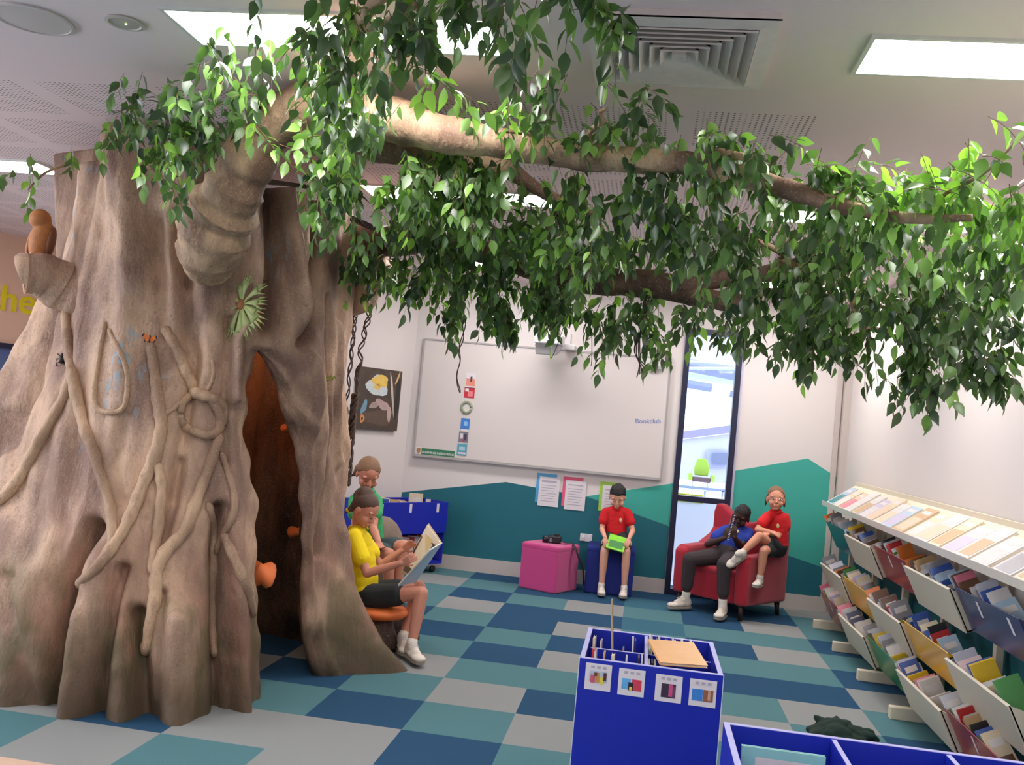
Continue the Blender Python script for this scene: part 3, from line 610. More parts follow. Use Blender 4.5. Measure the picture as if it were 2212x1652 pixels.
limb('twig', [(1266, 322, 3.74, 13), (1275, 285, 3.68, 13), (1300, 265, 3.62, 12), (1296, 245, 3.6, 11), (1310, 235, 3.58, 7)], M_limb)
limb('twig', [(760, 472, 5.0, 14), (850, 510, 4.95, 12), (900, 520, 4.9, 8)], M_limbd); limb('twig', [(560, 390, 4.5, 14), (640, 400, 4.6, 10), (690, 408, 4.7, 7)], M_limbd)
limb('twig', [(1840, 640, 4.4, 12), (1860, 700, 4.35, 13), (1920, 720, 4.3, 9), (1975, 765, 4.3, 6)], M_limb); limb('twig', [(1850, 650, 4.4, 8), (1940, 670, 4.3, 7), (2040, 695, 4.2, 6), (2100, 760, 4.2, 4)], M_limb)
limb('twig', [(2040, 420, 3.2, 10), (2130, 370, 3.0, 8), (2190, 310, 2.9, 5)], M_limb)
limb('twig', [(1180, 305, 3.8, 8), (1140, 290, 3.7, 7), (1090, 285, 3.6, 6)], M_limb)
limb('twig', [(520, 92, 3.6, 8), (480, 70, 3.5, 7), (455, 60, 3.5, 3)], M_limb)
limb('twig', [(160, 350, 4.75, 9), (100, 372, 4.65, 6), (60, 410, 4.6, 4)], M_limb)
# stub with the owl
limb('stub_branch', [(185, 640, 4.75, 130), (140, 620, 4.7, 120), (95, 596, 4.62, 108), (58, 590, 4.56, 96), (50, 590, 4.55, 92)], M_bark, lump=.03, auto=40)
# ------------------------------------------------------------------ foliage
def leaf_mat():
    m = bpy.data.materials.new('fig_leaf'); m.use_nodes = True; nt = m.node_tree; N = nt.nodes; L = nt.links; b = N['Principled BSDF']
    at_ = N.new('ShaderNodeAttribute'); at_.attribute_name = 'tone'
    r = N.new('ShaderNodeValToRGB'); e = r.color_ramp.elements; e[0].position = 0; e[0].color = (*lin((50, 72, 46)), 1); e[1].position = 1; e[1].color = (*lin((150, 196, 84)), 1)
    for p, c in ((.35, (74, 100, 58)), (.62, (102, 138, 74)), (.85, (136, 178, 84))):
        k = e.new(p); k.color = (*lin(c), 1)
    L.new(at_.outputs['Fac'], r.inputs[0]); L.new(r.outputs[0], b.inputs['Base Color']); b.inputs['Roughness'].default_value = .36; b.inputs['Specular IOR Level'].default_value = .85
    t = N.new('ShaderNodeBsdfTranslucent'); mx = N.new('ShaderNodeMixShader'); mx.inputs[0].default_value = .3
    g = N.new('ShaderNodeMix'); g.data_type = 'RGBA'; g.blend_type = 'MULTIPLY'; g.inputs[0].default_value = 1; L.new(r.outputs[0], g.inputs[6]); g.inputs[7].default_value = (1.6, 1.9, .8, 1); L.new(g.outputs[2], t.inputs[0])
    o = N['Material Output']; L.new(b.outputs[0], mx.inputs[1]); L.new(t.outputs[0], mx.inputs[2]); L.new(mx.outputs[0], o.inputs[0]); return m
M_leaf = leaf_mat(); M_twig = mat('twig_brown', (120, 92, 62), .7)
LT = np.array([0, .12, .32, .55, .78, 1.0]); LW = np.array([0, .30, .5, .46, .22, 0.])
def spray(stroke, rpx, n, tone=.45, tv=.25, droop=.75, parent=None, L0=.068, per=7, dep=.16, nm='foliage'):
    P3 = bez([at(*q) for q in stroke], 6); m = len(P3); V = []; F = []; T = []; MI = []; mb = MB()
    nb = 0
    for t in range(n):
        c = P3[npr.randint(m)]; Y = (c-CAM).dot(CF); s = rpx/FPX*Y
        off = CR*npr.normal(0, s*.55)+CU*npr.normal(0, s*.55)+CF*npr.normal(0, dep); c = c+off+Vector((0, 0, .03))
        if c.z > CEIL-.08: c.z = CEIL-.08-npr.rand()*.1
        d = Vector((npr.normal(0, .5), npr.normal(0, .5), -droop+npr.normal(0, .3))); d += Vector(off)*(.35/max(off.length, .01)); d.normalize()
        Lt = .10+.14*npr.rand(); a = c-d*Lt*.5; g = Vector((0, 0, -1)); pts = [a]; dd = d.copy()
        for k in range(4): dd = (dd+g*.16).normalized(); pts.append(pts[-1]+dd*Lt/4)
        mb.tube(pts, [.0014, .0013, .0012, .001, .0008], 4, False)
        side = dd.cross(Vector((npr.normal(), npr.normal(), npr.normal()))).normalized()
        for k in range(per):
            q = (k+.25)/per*4.1; i = min(int(q), 3); p = pts[i].lerp(pts[i+1], q-i); ax = (pts[i+1]-pts[i]).normalized()
            sd = (side if k % 2 else -side); sd = (Quaternion(ax, npr.normal(0, .7)) @ sd)
            l = L0*(.72+.5*npr.rand()); x = (ax*.55+sd*.75+g*(.35*min(1, droop+.15)+.4*npr.rand())).normalized()
            if k == per-1: x = (ax+g*.4).normalized()
            nrm = (Vector((0, 0, 1))*.9+Vector((npr.normal(0, .5), npr.normal(0, .5), npr.normal(0, .5)))); yv = x.cross(nrm)
            if yv.length < .1: yv = x.cross(Vector((1, 0, 0)))
            yv.normalize(); zv = yv.cross(x); b0 = len(V); st = p+x*.008; curl = .10+.16*npr.rand(); fold = .22+.15*npr.rand(); wd_ = l*(.46+.12*npr.rand())
            for u, w in zip(LT, LW):
                cpt = st+x*(l*u)+zv*(-curl*l*u*u)
                if w == 0: V.append(cpt)
                else: V += [cpt, cpt+yv*(wd_*w)+zv*(fold*wd_*w), cpt-yv*(wd_*w)+zv*(fold*wd_*w)]
            i0 = b0; S_ = [(b0+1+3*j, b0+2+3*j, b0+3+3*j) for j in range(4)]; e_ = b0+13
            F.append((i0, S_[0][1], S_[0][0])); F.append((i0, S_[0][0], S_[0][2]))
            for j in range(3):
                A, B = S_[j], S_[j+1]; F.append((A[0], A[1], B[1], B[0])); F.append((A[2], A[0], B[0], B[2]))
            F.append((S_[3][0], S_[3][1], e_)); F.append((S_[3][2], S_[3][0], e_))
            T += [min(1, max(0, tone+npr.normal(0, tv)))]*14
    nv = len(V); me = bpy.data.meshes.new(nm); me.from_pydata([tuple(v) for v in V]+mb.v, [], F+[tuple(i+nv for i in f) for f in mb.f])
    me.materials.append(M_leaf); me.materials.append(M_twig); me.polygons.foreach_set('material_index', [0]*len(F)+[1]*len(mb.f))
    a_ = me.attributes.new('tone', 'FLOAT', 'POINT'); a_.data.foreach_set('value', T+[0.]*len(mb.v))
    return finish(nm, me, parent or tree, True)
SPR = [
 # upper left crown over the bend of the limb
 ([(570, 130, 3.15), (660, 115, 3.1), (740, 165, 3.1), (780, 250, 3.2)], 42, 40, .18), ([(690, 190, 3.3), (735, 260, 3.35), (755, 330, 3.5)], 38, 26, .35), ([(560, 120, 3.2), (500, 130, 3.2), (460, 185, 3.3)], 26, 11, .3),
 ([(460, 190, 3.8), (380, 170, 3.9), (310, 180, 3.95), (262, 230, 4.0)], 34, 26, .3), ([(540, 230, 3.8), (430, 280, 3.85), (330, 300, 3.9), (255, 290, 4.0)], 36, 42, .38), ([(440, 310, 3.85), (390, 370, 3.85), (350, 410, 3.9)], 30, 18, .55),
 ([(545, 280, 3.75), (600, 340, 3.75)], 18, 5, .8), ([(660, 340, 3.8), (690, 300, 3.8), (730, 390, 3.85)], 40, 26, .55), ([(740, 330, 3.85), (720, 430, 3.9), (745, 490, 4.0)], 42, 30, .5), ([(380, 290, 3.85), (450, 240, 3.8), (540, 180, 3.75)], 26, 18, .45),
 ([(140, 352, 4.7), (80, 385, 4.62), (35, 425, 4.6)], 14, 7, .45),
 # top centre
 ([(760, 0, 2.9), (830, 15, 2.85), (890, 50, 2.8)], 30, 14, .3), ([(880, 100, 2.75), (840, 130, 2.75), (800, 190, 2.8)], 24, 11, .25), ([(900, -10, 2.7), (980, 15, 2.65), (1060, 20, 2.6)], 30, 20, .3), ([(1080, 50, 2.6), (1100, 110, 2.6), (1108, 165, 2.6)], 14, 9, .28), ([(1060, -20, 2.55), (1180, -5, 2.5), (1290, 20, 2.5)], 26, 22, .32), ([(1280, 30, 2.5), (1315, 70, 2.5), (1335, 95, 2.5)], 14, 7, .3), ([(905, 60, 2.7), (915, 110, 2.7)], 20, 8, .2), ([(905, 185, 2.9), (935, 215, 2.9)], 10, 1, .98), ([(950, 165, 2.9), (985, 205, 2.9)], 10, 1, .9),
 # along the main limb
 ([(1010, 280, 3.6), (1080, 265, 3.6), (1130, 255, 3.6)], 28, 12, .6), ([(1120, 240, 3.6), (1190, 235, 3.6)], 16, 7, .3), ([(1165, 275, 3.6), (1175, 300, 3.6)], 12, 3, .45), ([(1330, 205, 3.55), (1380, 240, 3.5), (1415, 228, 3.5)], 16, 8, .3),
 ([(850, 405, 4.05), (920, 425, 4.05), (1040, 470, 4.1)], 52, 74, .55), ([(950, 345, 4.0), (1000, 380, 4.05), (1120, 430, 4.1), (1240, 490, 4.2)], 46, 66, .5), ([(1230, 320, 3.75), (1350, 290, 3.7), (1470, 320, 3.65)], 28, 24, .45), ([(1370, 390, 3.7), (1440, 450, 3.75), (1490, 530, 3.8)], 56, 60, .32),
 ([(1240, 420, 4.0), (1280, 510, 4.1), (1240, 580, 4.2)], 56, 56, .5), ([(1500, 345, 3.6), (1640, 340, 3.55), (1790, 400, 3.5)], 34, 36, .4), ([(1560, 400, 3.7), (1730, 450, 3.6), (1880, 480, 3.5)], 50, 60, .48), ([(1780, 400, 3.4), (1950, 420, 3.3), (2100, 430, 3.2), (2220, 450, 3.1)], 44, 66, .62),
 ([(2030, 420, 3.2), (2120, 340, 3.1), (2195, 300, 3.0)], 22, 12, .85), ([(1830, 500, 3.9), (1980, 540, 3.8), (2190, 570, 3.6)], 56, 96, .5), ([(1690, 600, 4.3), (1830, 630, 4.2), (1950, 670, 4.1)], 44, 66, .42), ([(2000, 610, 4.1), (2040, 640, 4.1), (1990, 690, 4.2)], 34, 34, .35),
 ([(2180, 480, 3.3), (2200, 550, 3.3)], 40, 26, .45), ([(2110, 620, 3.8), (2190, 650, 3.7)], 26, 14, .3), ([(1500, 480, 3.9), (1590, 540, 4.0), (1560, 620, 4.2)], 42, 36, .4),
 # hanging ends on the right
 ([(1980, 760, 4.3), (2010, 810, 4.3), (1995, 865, 4.3)], 28, 40, .28), ([(2075, 720, 4.2), (2105, 780, 4.2), (2150, 840, 4.2)], 22, 40, .25), ([(2080, 680, 4.1), (2140, 690, 4.1), (2200, 735, 4.1)], 14, 18, .25), ([(1950, 680, 4.3), (1975, 740, 4.3)], 18, 14, .3),
 ([(1740, 680, 4.4), (1760, 730, 4.4), (1745, 780, 4.4)], 32, 38, .35), ([(1800, 710, 4.4), (1830, 750, 4.4), (1860, 800, 4.4)], 20, 22, .35), ([(1600, 640, 4.4), (1690, 650, 4.2), (1760, 640, 4.0)], 34, 32, .42), ([(1480, 690, 4.7), (1570, 715, 4.6), (1640, 745, 4.5)], 22, 26, .3),
 # crown of the lower limb
 ([(760, 570, 5.3), (850, 600, 5.2), (950, 635, 5.1)], 40, 60, .4), ([(930, 570, 5.1), (1080, 610, 5.0), (1230, 650, 4.9)], 46, 90, .42), ([(990, 640, 5.0), (975, 680, 5.0), (968, 712, 5.0)], 24, 22, .35), ([(1050, 660, 5.0), (1095, 710, 5.0)], 30, 30, .35), ([(1150, 660, 4.95), (1200, 700, 4.9)], 34, 30, .38),
 ([(1310, 660, 4.9), (1340, 720, 4.9), (1300, 750, 4.9)], 30, 32, .4), ([(1390, 670, 4.9), (1415, 730, 4.9), (1440, 775, 4.9)], 24, 24, .35), ([(840, 470, 4.8), (940, 520, 4.8), (1060, 550, 4.8)], 54, 70, .38), ([(1060, 500, 4.6), (1180, 560, 4.6), (1300, 560, 4.6)], 46, 60, .45), ([(1360, 560, 4.9), (1450, 560, 4.9)], 30, 26, .42), ([(1640, 500, 4.6), (1750, 520, 4.5), (1850, 560, 4.4)], 36, 40, .4),
 ([(760, 600, 5.6), (740, 570, 5.6)], 20, 10, .5)]
for st, r, n_, tone in SPR:
    hang = st[0][1] > 590 or (len(st) > 1 and st[-1][1]-st[0][1] > 60)
    spray(st, r*(1.0 if hang else .9), max(1, int(n_*.74)), tone, .25, .8 if hang else .28)
# aerial roots hanging from the limbs
M_rope = mat('aerial_root_brown', (88, 70, 60), .8)
def strand(pts, r, k=3, amp=.012, turns=14):
    P = bez([at(*q) for q in pts], 26); n = len(P); mb = MB()
    for s in range(k):
        ph = 2*math.pi*s/k+rnd.random(); tu = turns*(.8+.4*rnd.random())
        mb.tube([p+CR*(amp*math.sin(ph+tu*i/n*2*math.pi*.5))+CF*(amp*math.cos(ph+tu*i/n*2*math.pi*.5)) for i, p in enumerate(P)], r, 5)
    return mb.build('aerial_root', M_rope, tree, True)
strand([(768, 678, 5.85), (760, 760, 5.85), (750, 860, 5.85), (744, 960, 5.85), (741, 1030, 5.85)], .0045, 3, .011, 16)
strand([(799, 642, 5.7), (795, 690, 5.75), (782, 740, 5.8), (776, 790, 5.82), (766, 860, 5.84), (760, 930, 5.86)], .0045, 3, .016, 11)
strand([(768, 850, 5.83), (762, 900, 5.84), (757, 960, 5.86), (752, 1020, 5.87), (749, 1048, 5.88)], .008, 6, .018, 8)
strand([(1004, 690, 5.0), (996, 745, 5.0), (990, 790, 5.0), (991, 848, 5.0)], .003, 2, .008, 5)
for k in range(5): strand([(1388+k*2, 640, 4.95), (1386+k, 700, 4.95), (1382-3*k, 760, 4.95), (1376+5*k, 815-6*k, 4.95)], .0028, 1, .005, 3)
strand([(1278, 610, 5.0), (1240, 660, 5.0), (1205, 740, 5.0), (1190, 775, 5.0)], .002, 1, .004, 3); strand([(1300, 640, 5.0), (1282, 700, 5.0), (1276, 790, 5.0)], .002, 1, .004, 3)
strand([(725, 640, 5.7), (722, 690, 5.7)], .003, 2, .006, 3)

# ------------------------------------------------------------------ creatures and plants on the tree
oc = at(88, 520, 4.62); owl = thing('owl_figurine', 'orange-brown wooden owl perched on the stub branch at the left', 'owl figurine', tuple(oc))
M_owl = mat('owl_brown', (176, 110, 58), .6, .3, 40); M_owld = mat('owl_dark', (120, 70, 40), .6, .3, 40)
R_ = frame((-.3, .9, 0), (.1, .1, 1)); mb = MB(); mb.ell(at(90, 520, 4.62), (.062, .058, .115), R_); mb.ell(at(87, 474, 4.61), (.056, .054, .056), R_); mb.ell(at(94, 555, 4.66), (.036, .03, .075), R_); mb.cap(at(88, 560, 4.63), .03, at(96, 585, 4.64), .014)
body('body', mb, .007, M_owl, owl, 5)
mb = MB(); mb.ell(at(110, 525, 4.63), (.02, .045, .085), R_); mb.build('wing', M_owld, owl, True); mb = MB(); mb.ell(at(67, 525, 4.64), (.018, .045, .08), R_); mb.build('wing', M_owl, owl, True)
mb = MB(); 
for k in (-1, 0, 1): mb.cap(at(66+2*k, 548, 4.58), .005, at(58+4*k, 560, 4.55), .004)
mb.cap(at(74, 536, 4.6), .009, at(66, 549, 4.58), .006); mb.build('claw', mat('claw_white', (228, 220, 216), .5), owl, True)
# staghorn fern
fp, fn_ = on_trunk(528, 662); fern = thing('staghorn_fern', 'green staghorn fern fixed to the trunk beside the hollow', 'fern', tuple(fp))
M_fern = mat('fern_green', (164, 176, 112), .6, .25, 30)
xr = fn_.cross(Vector((0, 0, 1))).normalized(); xr = xr if xr.dot(CR) > 0 else -xr; yu = Vector((0, 0, 1))
for ang, Lf in ((32, .15), (75, .14), (4, .13), (-35, .15), (-62, .13), (-105, .14), (-150, .13), (100, .11), (150, .08), (-20, .12), (-80, .15)):
    a = math.radians(ang); d = (xr*math.cos(a)+yu*math.sin(a)+fn_*.35).normalized(); w = d.cross(fn_).normalized(); mb = MB(); pts = []
    for k, (u, ww) in enumerate(((0, .010), (.3, .020), (.55, .036), (.72, .060))): c = fp+fn_*.02+d*(Lf*1.35*u)+fn_*(-.05*u*u); pts.append((c-w*ww*.5, c+fn_*.004, c+w*ww*.5))
    vs = [p for q in pts for p in q]; fs = []
    for k in range(3):
        for j in range(2): fs.append((3*k+j, 3*k+j+1, 3*k+j+4, 3*k+j+3))
    b0 = len(vs); e0 = pts[-1][0]; e1 = pts[-1][2]
    for j in range(4):
        l0 = e0.lerp(e1, j/4); l1 = e0.lerp(e1, (j+1)/4); tp = (l0+l1)/2+d*(1.3*Lf*(.2+.1*((j*7) % 3)))+w*((j-1.5)*.012)+fn_*(-.03); vs += [l0, l1, tp]; fs.append((b0+3*j, b0+3*j+1, b0+3*j+2))
    mb.add(vs, fs); o = mb.build('frond', M_fern, fern, True); q = o.modifiers.new('thick', 'SOLIDIFY'); q.thickness = .003
MB().ell(fp+fn_*.012, (.03, .03, .035)).build('crown', mat('fern_brown', (150, 96, 52), .7), fern, True)
# butterfly
bp_, bn = on_trunk(324, 733); bf = thing('butterfly', 'orange and black butterfly resting on the trunk above a vine root', 'butterfly', tuple(bp_)); bx = bn.cross(Vector((0, 0, 1))).normalized(); bx = bx if bx.dot(CR) > 0 else -bx
M_bo = mat('butterfly_orange', (226, 112, 40), .5, .25, 90); M_bb = mat('butterfly_black', (30, 22, 22), .5)
for sx, sz, l in ((-1, .5, .038), (1, .35, .034), (-1, -.5, .026), (1, -.55, .026)):
    d = (bx*sx+Vector((0, 0, 1))*sz).normalized(); w = d.cross(bn).normalized(); c = bp_+bn*.012
    pl = [c, c+d*l*.5+w*l*.3, c+d*l+w*l*.22, c+d*l*1.02-w*l*.2, c+d*l*.5-w*l*.28]
    o = MB().prism(pl, bn*.0015).build('wing', M_bo, bf); MB().prism([c+d*l*.86+w*l*.26, c+d*l*1.05+w*l*.22, c+d*l*1.08-w*l*.2, c+d*l*.86-w*l*.24], bn*.002).build('wing_edge', M_bb, o)
MB().cap(bp_+bn*.013+Vector((0, 0, .016)), .003, bp_+bn*.013-Vector((0, 0, .018)), .0025).build('body', M_bb, bf, True)
# small dark insect
ip, inn = on_trunk(137, 780); ins = thing('toy_insect', 'small dark toy insect on the trunk near the left edge', 'toy insect', tuple(ip)); ix = inn.cross(Vector((0, 0, 1))).normalized()
mb = MB(); mb.ell(ip+inn*.014, (.016, .016, .02)); mb.ell(ip+inn*.014+Vector((0, 0, .024)), .011); mb.build('body', M_bb, ins, True)
for k in range(6):
    sg = 1 if k % 2 else -1; z = (-.012, .0, .014)[k//2]; mb = MB(); mb.tube([ip+inn*.012+Vector((0, 0, z)), ip+inn*.026+ix*(sg*.022)+Vector((0, 0, z*1.8)), ip+inn*.003+ix*(sg*.036)+Vector((0, 0, z*2.4))], .0028, 5); mb.build('leg', M_bb, ins, True)
# small green lizard
lp, ln = on_trunk(709, 817); lz = thing('toy_lizard', 'small yellow-green toy lizard on the narrow column of the trunk', 'toy lizard', tuple(lp)); lx = ln.cross(Vector((0, 0, 1))).normalized(); lx = lx if lx.dot(CR) > 0 else -lx
d = (lx*.95+Vector((0, 0, 1))*.35).normalized(); w = d.cross(ln); M_lz = mat('lizard_green', (146, 150, 60), .5, .2, 60); mb = MB(); c = lp+ln*.012
mb.tube(bez([c-d*.055-w*.006, c-d*.025, c, c+d*.02, c+d*.035], 4), [.002+.007*math.sin(math.pi*min(1, i/18)) for i in range(17)], 8); mb.ell(c+d*.038, .008)
for sg in (-1, 1):
    for q in (-.012, .02): mb.cap(c+d*q, .003, c+d*(q+.006)+w*(sg*.018)-ln*.006, .002)
mb.build('body', M_lz, lz, True)
# ================================================================== BOOKS
M_page = mat('paper_edge', (232, 224, 206), .8, .06, 400)
M_white = mat('paper_white', (222, 216, 218), .7, .02)
COLS = {'red': (186, 44, 46), 'blue': (50, 84, 160), 'navy': (38, 42, 78), 'teal': (60, 130, 140), 'green': (70, 140, 70), 'yellow': (228, 190, 50), 'orange': (220, 120, 50), 'pink': (216, 120, 140), 'purple': (130, 90, 150), 'white': (216, 210, 206),
        'cream': (214, 198, 166), 'honey': (222, 168, 104), 'tan': (190, 156, 110), 'brown': (104, 72, 54), 'black': (34, 30, 34), 'grey': (150, 148, 152), 'pale blue': (168, 192, 210), 'lilac': (190, 180, 206), 'peach': (236, 188, 160), 'pale pink': (226, 196, 194), 'pale grey': (206, 202, 198), 'silver': (196, 196, 204), 'lime green': (136, 220, 50), 'aqua': (140, 196, 196)}
def bmat(c): return mat('cover_'+c.replace(' ', '_'), COLS[c], .32, .10, 25, spec=.6)
def book_mb(w, h, t, art=False):   # x = width from the spine, z = height, y = thickness (cover on -y)
    mb = MB(); b = .002
    mb.box((w/2, -t/2+b/2, h/2), (w, b, h), mi=0); mb.box((w/2, t/2-b/2, h/2), (w, b, h), mi=0); mb.box((b/2, 0, h/2), (b, t-2*b, h), mi=0)
    mb.box((w/2-.001, 0, h/2), (w-.006, t-2*b, h-.008), mi=1)
    if art: mb.box((w/2, -t/2-.0004, h*.36), (w*.8, .0008, h*.5), mi=2); mb.box((w/2, -t/2-.0004, h*.82), (w*.66, .0008, h*.12), mi=3)
    return mb
def book(name, label, M4, size, c, group, art=None, title='white', cat='book'):
    w, h, t = size
    mb = book_mb(w, h, t, art is not None); ms = [bmat(c), M_page]+([bmat(art), bmat(title)] if art else [])
    o = mb.build(name, ms); o.matrix_world = M4; tag(o, label, cat, group); return o
def M4(x, y, z, o):   # axes as columns
    x, y, z = Vector(x).normalized(), Vector(y).normalized(), Vector(z).normalized()
    return Matrix(((x.x, y.x, z.x, o[0]), (x.y, y.y, z.y, o[1]), (x.z, y.z, z.z, o[2]), (0, 0, 0, 1)))

# ================================================================== SHELVING ALONG THE RIGHT WALL
M_cream = mat('cream_laminate', (222, 210, 186), .5, .03); M_creamd = mat('bin_cream', (208, 200, 180), .5, .03)
YB = [8.72, 7.84, 6.96, 6.08, 5.20, 4.32, 3.44]
sh = thing('book_shelf', 'long low cream shelving unit with a sloping top along the right wall', 'bookshelf', (1.75, 6.1, 0))
for y in YB:
    MB().box((1.735, y, .0375), (.33, .055, .075)).build('foot', M_cream, sh, bevel=.006)
    MB().box((1.845, y, .66), (.04, .045, 1.16)).build('post', M_cream, sh, bevel=.003)
sl = Vector((.26, 0, .185)).normalized(); sn = Vector((-sl.z, 0, sl.x))
MB().slab([(1.595, 3.3, 1.068), (1.595, 8.86, 1.068), (1.865, 8.86, 1.26), (1.865, 3.3, 1.26)][::-1], sn, .02).build('display_top', M_cream, sh)
MB().box((1.592, 6.08, 1.078), (.008, 5.56, .04)).build('ledge', mat('clear_ledge', (212, 206, 196), .2), sh)
MB().box((1.868, 6.08, 1.262), (.02, 5.56, .05)).build('back_rail', M_cream, sh)
BC = {'teal': (24, 84, 104), 'cream': (208, 200, 180), 'red': (150, 36, 46), 'yellow': (232, 172, 34), 'navy': (44, 46, 92), 'green': (44, 128, 60)}
LAY = [('teal', 'cream', 'red'), ('cream', 'yellow', 'cream'), ('red', 'cream', 'green'), ('cream', 'yellow', 'cream'), ('navy', 'cream', 'red')]
TN = ['top', 'middle', 'bottom']; CN = ['far', 'second', 'third', 'fourth', 'near']
Z1 = (.914, .565, .249); Z0 = (.70, .357, .085); vv = Vector((-.44, 0, .9)).normalized(); ww = Vector((.9, 0, .44)).normalized()
PAL = ['white', 'cream', 'silver', 'grey', 'black', 'brown', 'tan', 'pale grey', 'cream', 'white', 'silver', 'black', 'navy', 'grey', 'blue', 'red', 'orange', 'yellow', 'pink', 'pale blue', 'lilac', 'green', 'pale pink', 'brown']
br = random.Random(5)
for ci, row in enumerate(LAY):
    ya, yb = YB[ci], YB[ci+1]
    for ti, c in enumerate(row):
        cream = c == 'cream'; m = M_creamd if cream else mat('bin_'+c, BC[c], .25, .04, spec=.6)
        xo = 0 if cream else .018; z0 = Z0[ti]+(0 if cream else .02); L = (ya-yb)-.02; yc = (ya+yb)/2
        b = Vector((1.695+xo, yc, z0)); th = .016 if cream else .006; hp = .235; dp = .13-xo
        t = thing('book_bin', f'{c} book bin in the {TN[ti]} tier, {CN[ci]} column of the shelving', 'book bin', (b.x, yc, z0), f'book bins of the shelving' if False else None)
        R_ = Matrix(((ww.x, 0, vv.x), (0, 1, 0), (ww.z, 0, vv.z)))
        MB().box(b+vv*(hp/2), (th, L, hp), R_).build('front_panel', m, t, bevel=.002)
        MB().box(b+ww*(dp/2)+vv*.004, (dp, L, .01), R_).build('base', m, t); MB().box(b+ww*dp+vv*.06, (.008, L, .13), R_).build('back_panel', m, t)
        for s in (-1, 1):
            sd = [b+Vector((0, s*(L/2-th/2), 0))+q for q in (Vector(), ww*dp, ww*dp+vv*.12, vv*hp)]
            MB().prism([q+Vector((0, -th/2, 0)) for q in sd], (0, th, 0)).build('side_panel', M_cream if cream else m, t)
        if c in ('red', 'navy'):
            for q in (-.3, .05) if c == 'red' else (-.28, .12): MB().box(b+vv*.17-ww*(.0045)+Vector((0, q, 0)), (.001, .03, .08), R_).build('label_tag', M_white, t)
        y = ya-.05; k = 0
        while y > yb+.09 and k < 14:
            clus = br.random()
            w_ = .10+.035*br.random(); h_ = .215+.085*br.random(); tk = .006+.018*br.random(); lean = math.radians(br.uniform(2, 38))
            col = br.choice(PAL); 
            up_ = (vv*math.cos(lean)+Vector((0, 1, 0))*math.sin(lean)).normalized(); nx = ww; ny = up_.cross(nx).normalized()
            art = br.choice(PAL) if br.random() < .55 else None
            if w_ > dp-.016: w_ = dp-.016
            o = Vector((0, y-h_*0, 0))+Vector((b.x, 0, b.z))+ww*(th/2+.004)+vv*(.012+tk*.5*math.sin(lean))
            book('book', f'{col} book, {ORD(k)} from the far end, {TN[ti]} tier {c} bin, {CN[ci]} column', M4(nx, ny, up_, o), (w_, h_, tk), col, None, art)
            y -= (tk*1.35+.008) if clus < .45 else br.uniform(.05, .12)
            k += 1
# books lying face up on the sloping top
tops = [('pale blue', 'teal'), ('cream', 'white'), ('peach', 'pink'), ('white', 'pale grey'), ('pale grey', 'tan'), ('lilac', 'pale grey'), ('cream', 'peach'), ('white', 'cream'), ('pale blue', 'lilac'), ('tan', 'peach'), ('cream', 'pale grey'), ('pale pink', 'peach'), ('cream', 'tan'), ('pale pink', 'lilac'), ('pale grey', 'tan'), ('white', 'pale pink'), ('silver', 'grey'), ('cream', 'tan'), ('white', 'silver'), ('peach', 'cream')]
y = 8.78
for i, (c, a) in enumerate(tops):
    w_ = br.uniform(.20, .255); h_ = br.uniform(.25, .30); tk = br.uniform(.006, .016)
    o = Vector((1.60, y, 1.068))+Vector((.004, 0, .003))+sn*(tk/2+.003)
    rz = br.uniform(-.03, .03); xa = Vector((sl.x*rz, -1, sl.z*rz)); za = sl+Vector((0, rz, 0)); 
    book('picture_book', f'{c} picture book lying face up, {ORD(i)} from the window wall', M4(xa, -sn, za, o), (w_, h_, tk), c, 'picture books on the sloping top', a)
    y -= w_+br.uniform(.015, .05)
    if y < 3.5: break

# ================================================================== WHITEBOARD WALL
def WB(x, y, off=0.): return onplane(x, y, (0, BW-off, 0), (0, 1, 0))
wbx0, wbx1, wbz0, wbz1 = -2.315, .182, 1.112, 2.293
wb = thing('whiteboard', 'wide pale grey whiteboard with a thin silver frame on the back wall', 'whiteboard', ((wbx0+wbx1)/2, BW, wbz0))
M_board = mat('board_surface', (214, 205, 199), .45, .015, 2); M_silver = mat('silver_frame', (176, 172, 170), .35, .03, metal=.3)
MB().box(((wbx0+wbx1)/2, BW-.012, (wbz0+wbz1)/2), (wbx1-wbx0, .024, wbz1-wbz0)).build('board', M_board, wb)
mb = MB(); f = .016
for z in (wbz0, wbz1): mb.box(((wbx0+wbx1)/2, BW-.016, z), (wbx1-wbx0+f, .032, f))
for x in (wbx0, wbx1): mb.box((x, BW-.016, (wbz0+wbz1)/2), (f, .032, wbz1-wbz0-f))
mb.build('frame', M_silver, wb); MB().box(((wbx0+wbx1)/2, BW-.03, wbz0-.012), (wbx1-wbx0, .06, .008)).build('pen_ledge', M_silver, wb)
p = WB(1372, 914, .026); q = WB(1410, 914, .026)
text('handwriting', 'Bookclub', .066, tuple(p), q-p, (0, 0, 1), mat('blue_marker', (110, 130, 190), .6), wb, .0005)['label'] = 'faint blue handwriting'
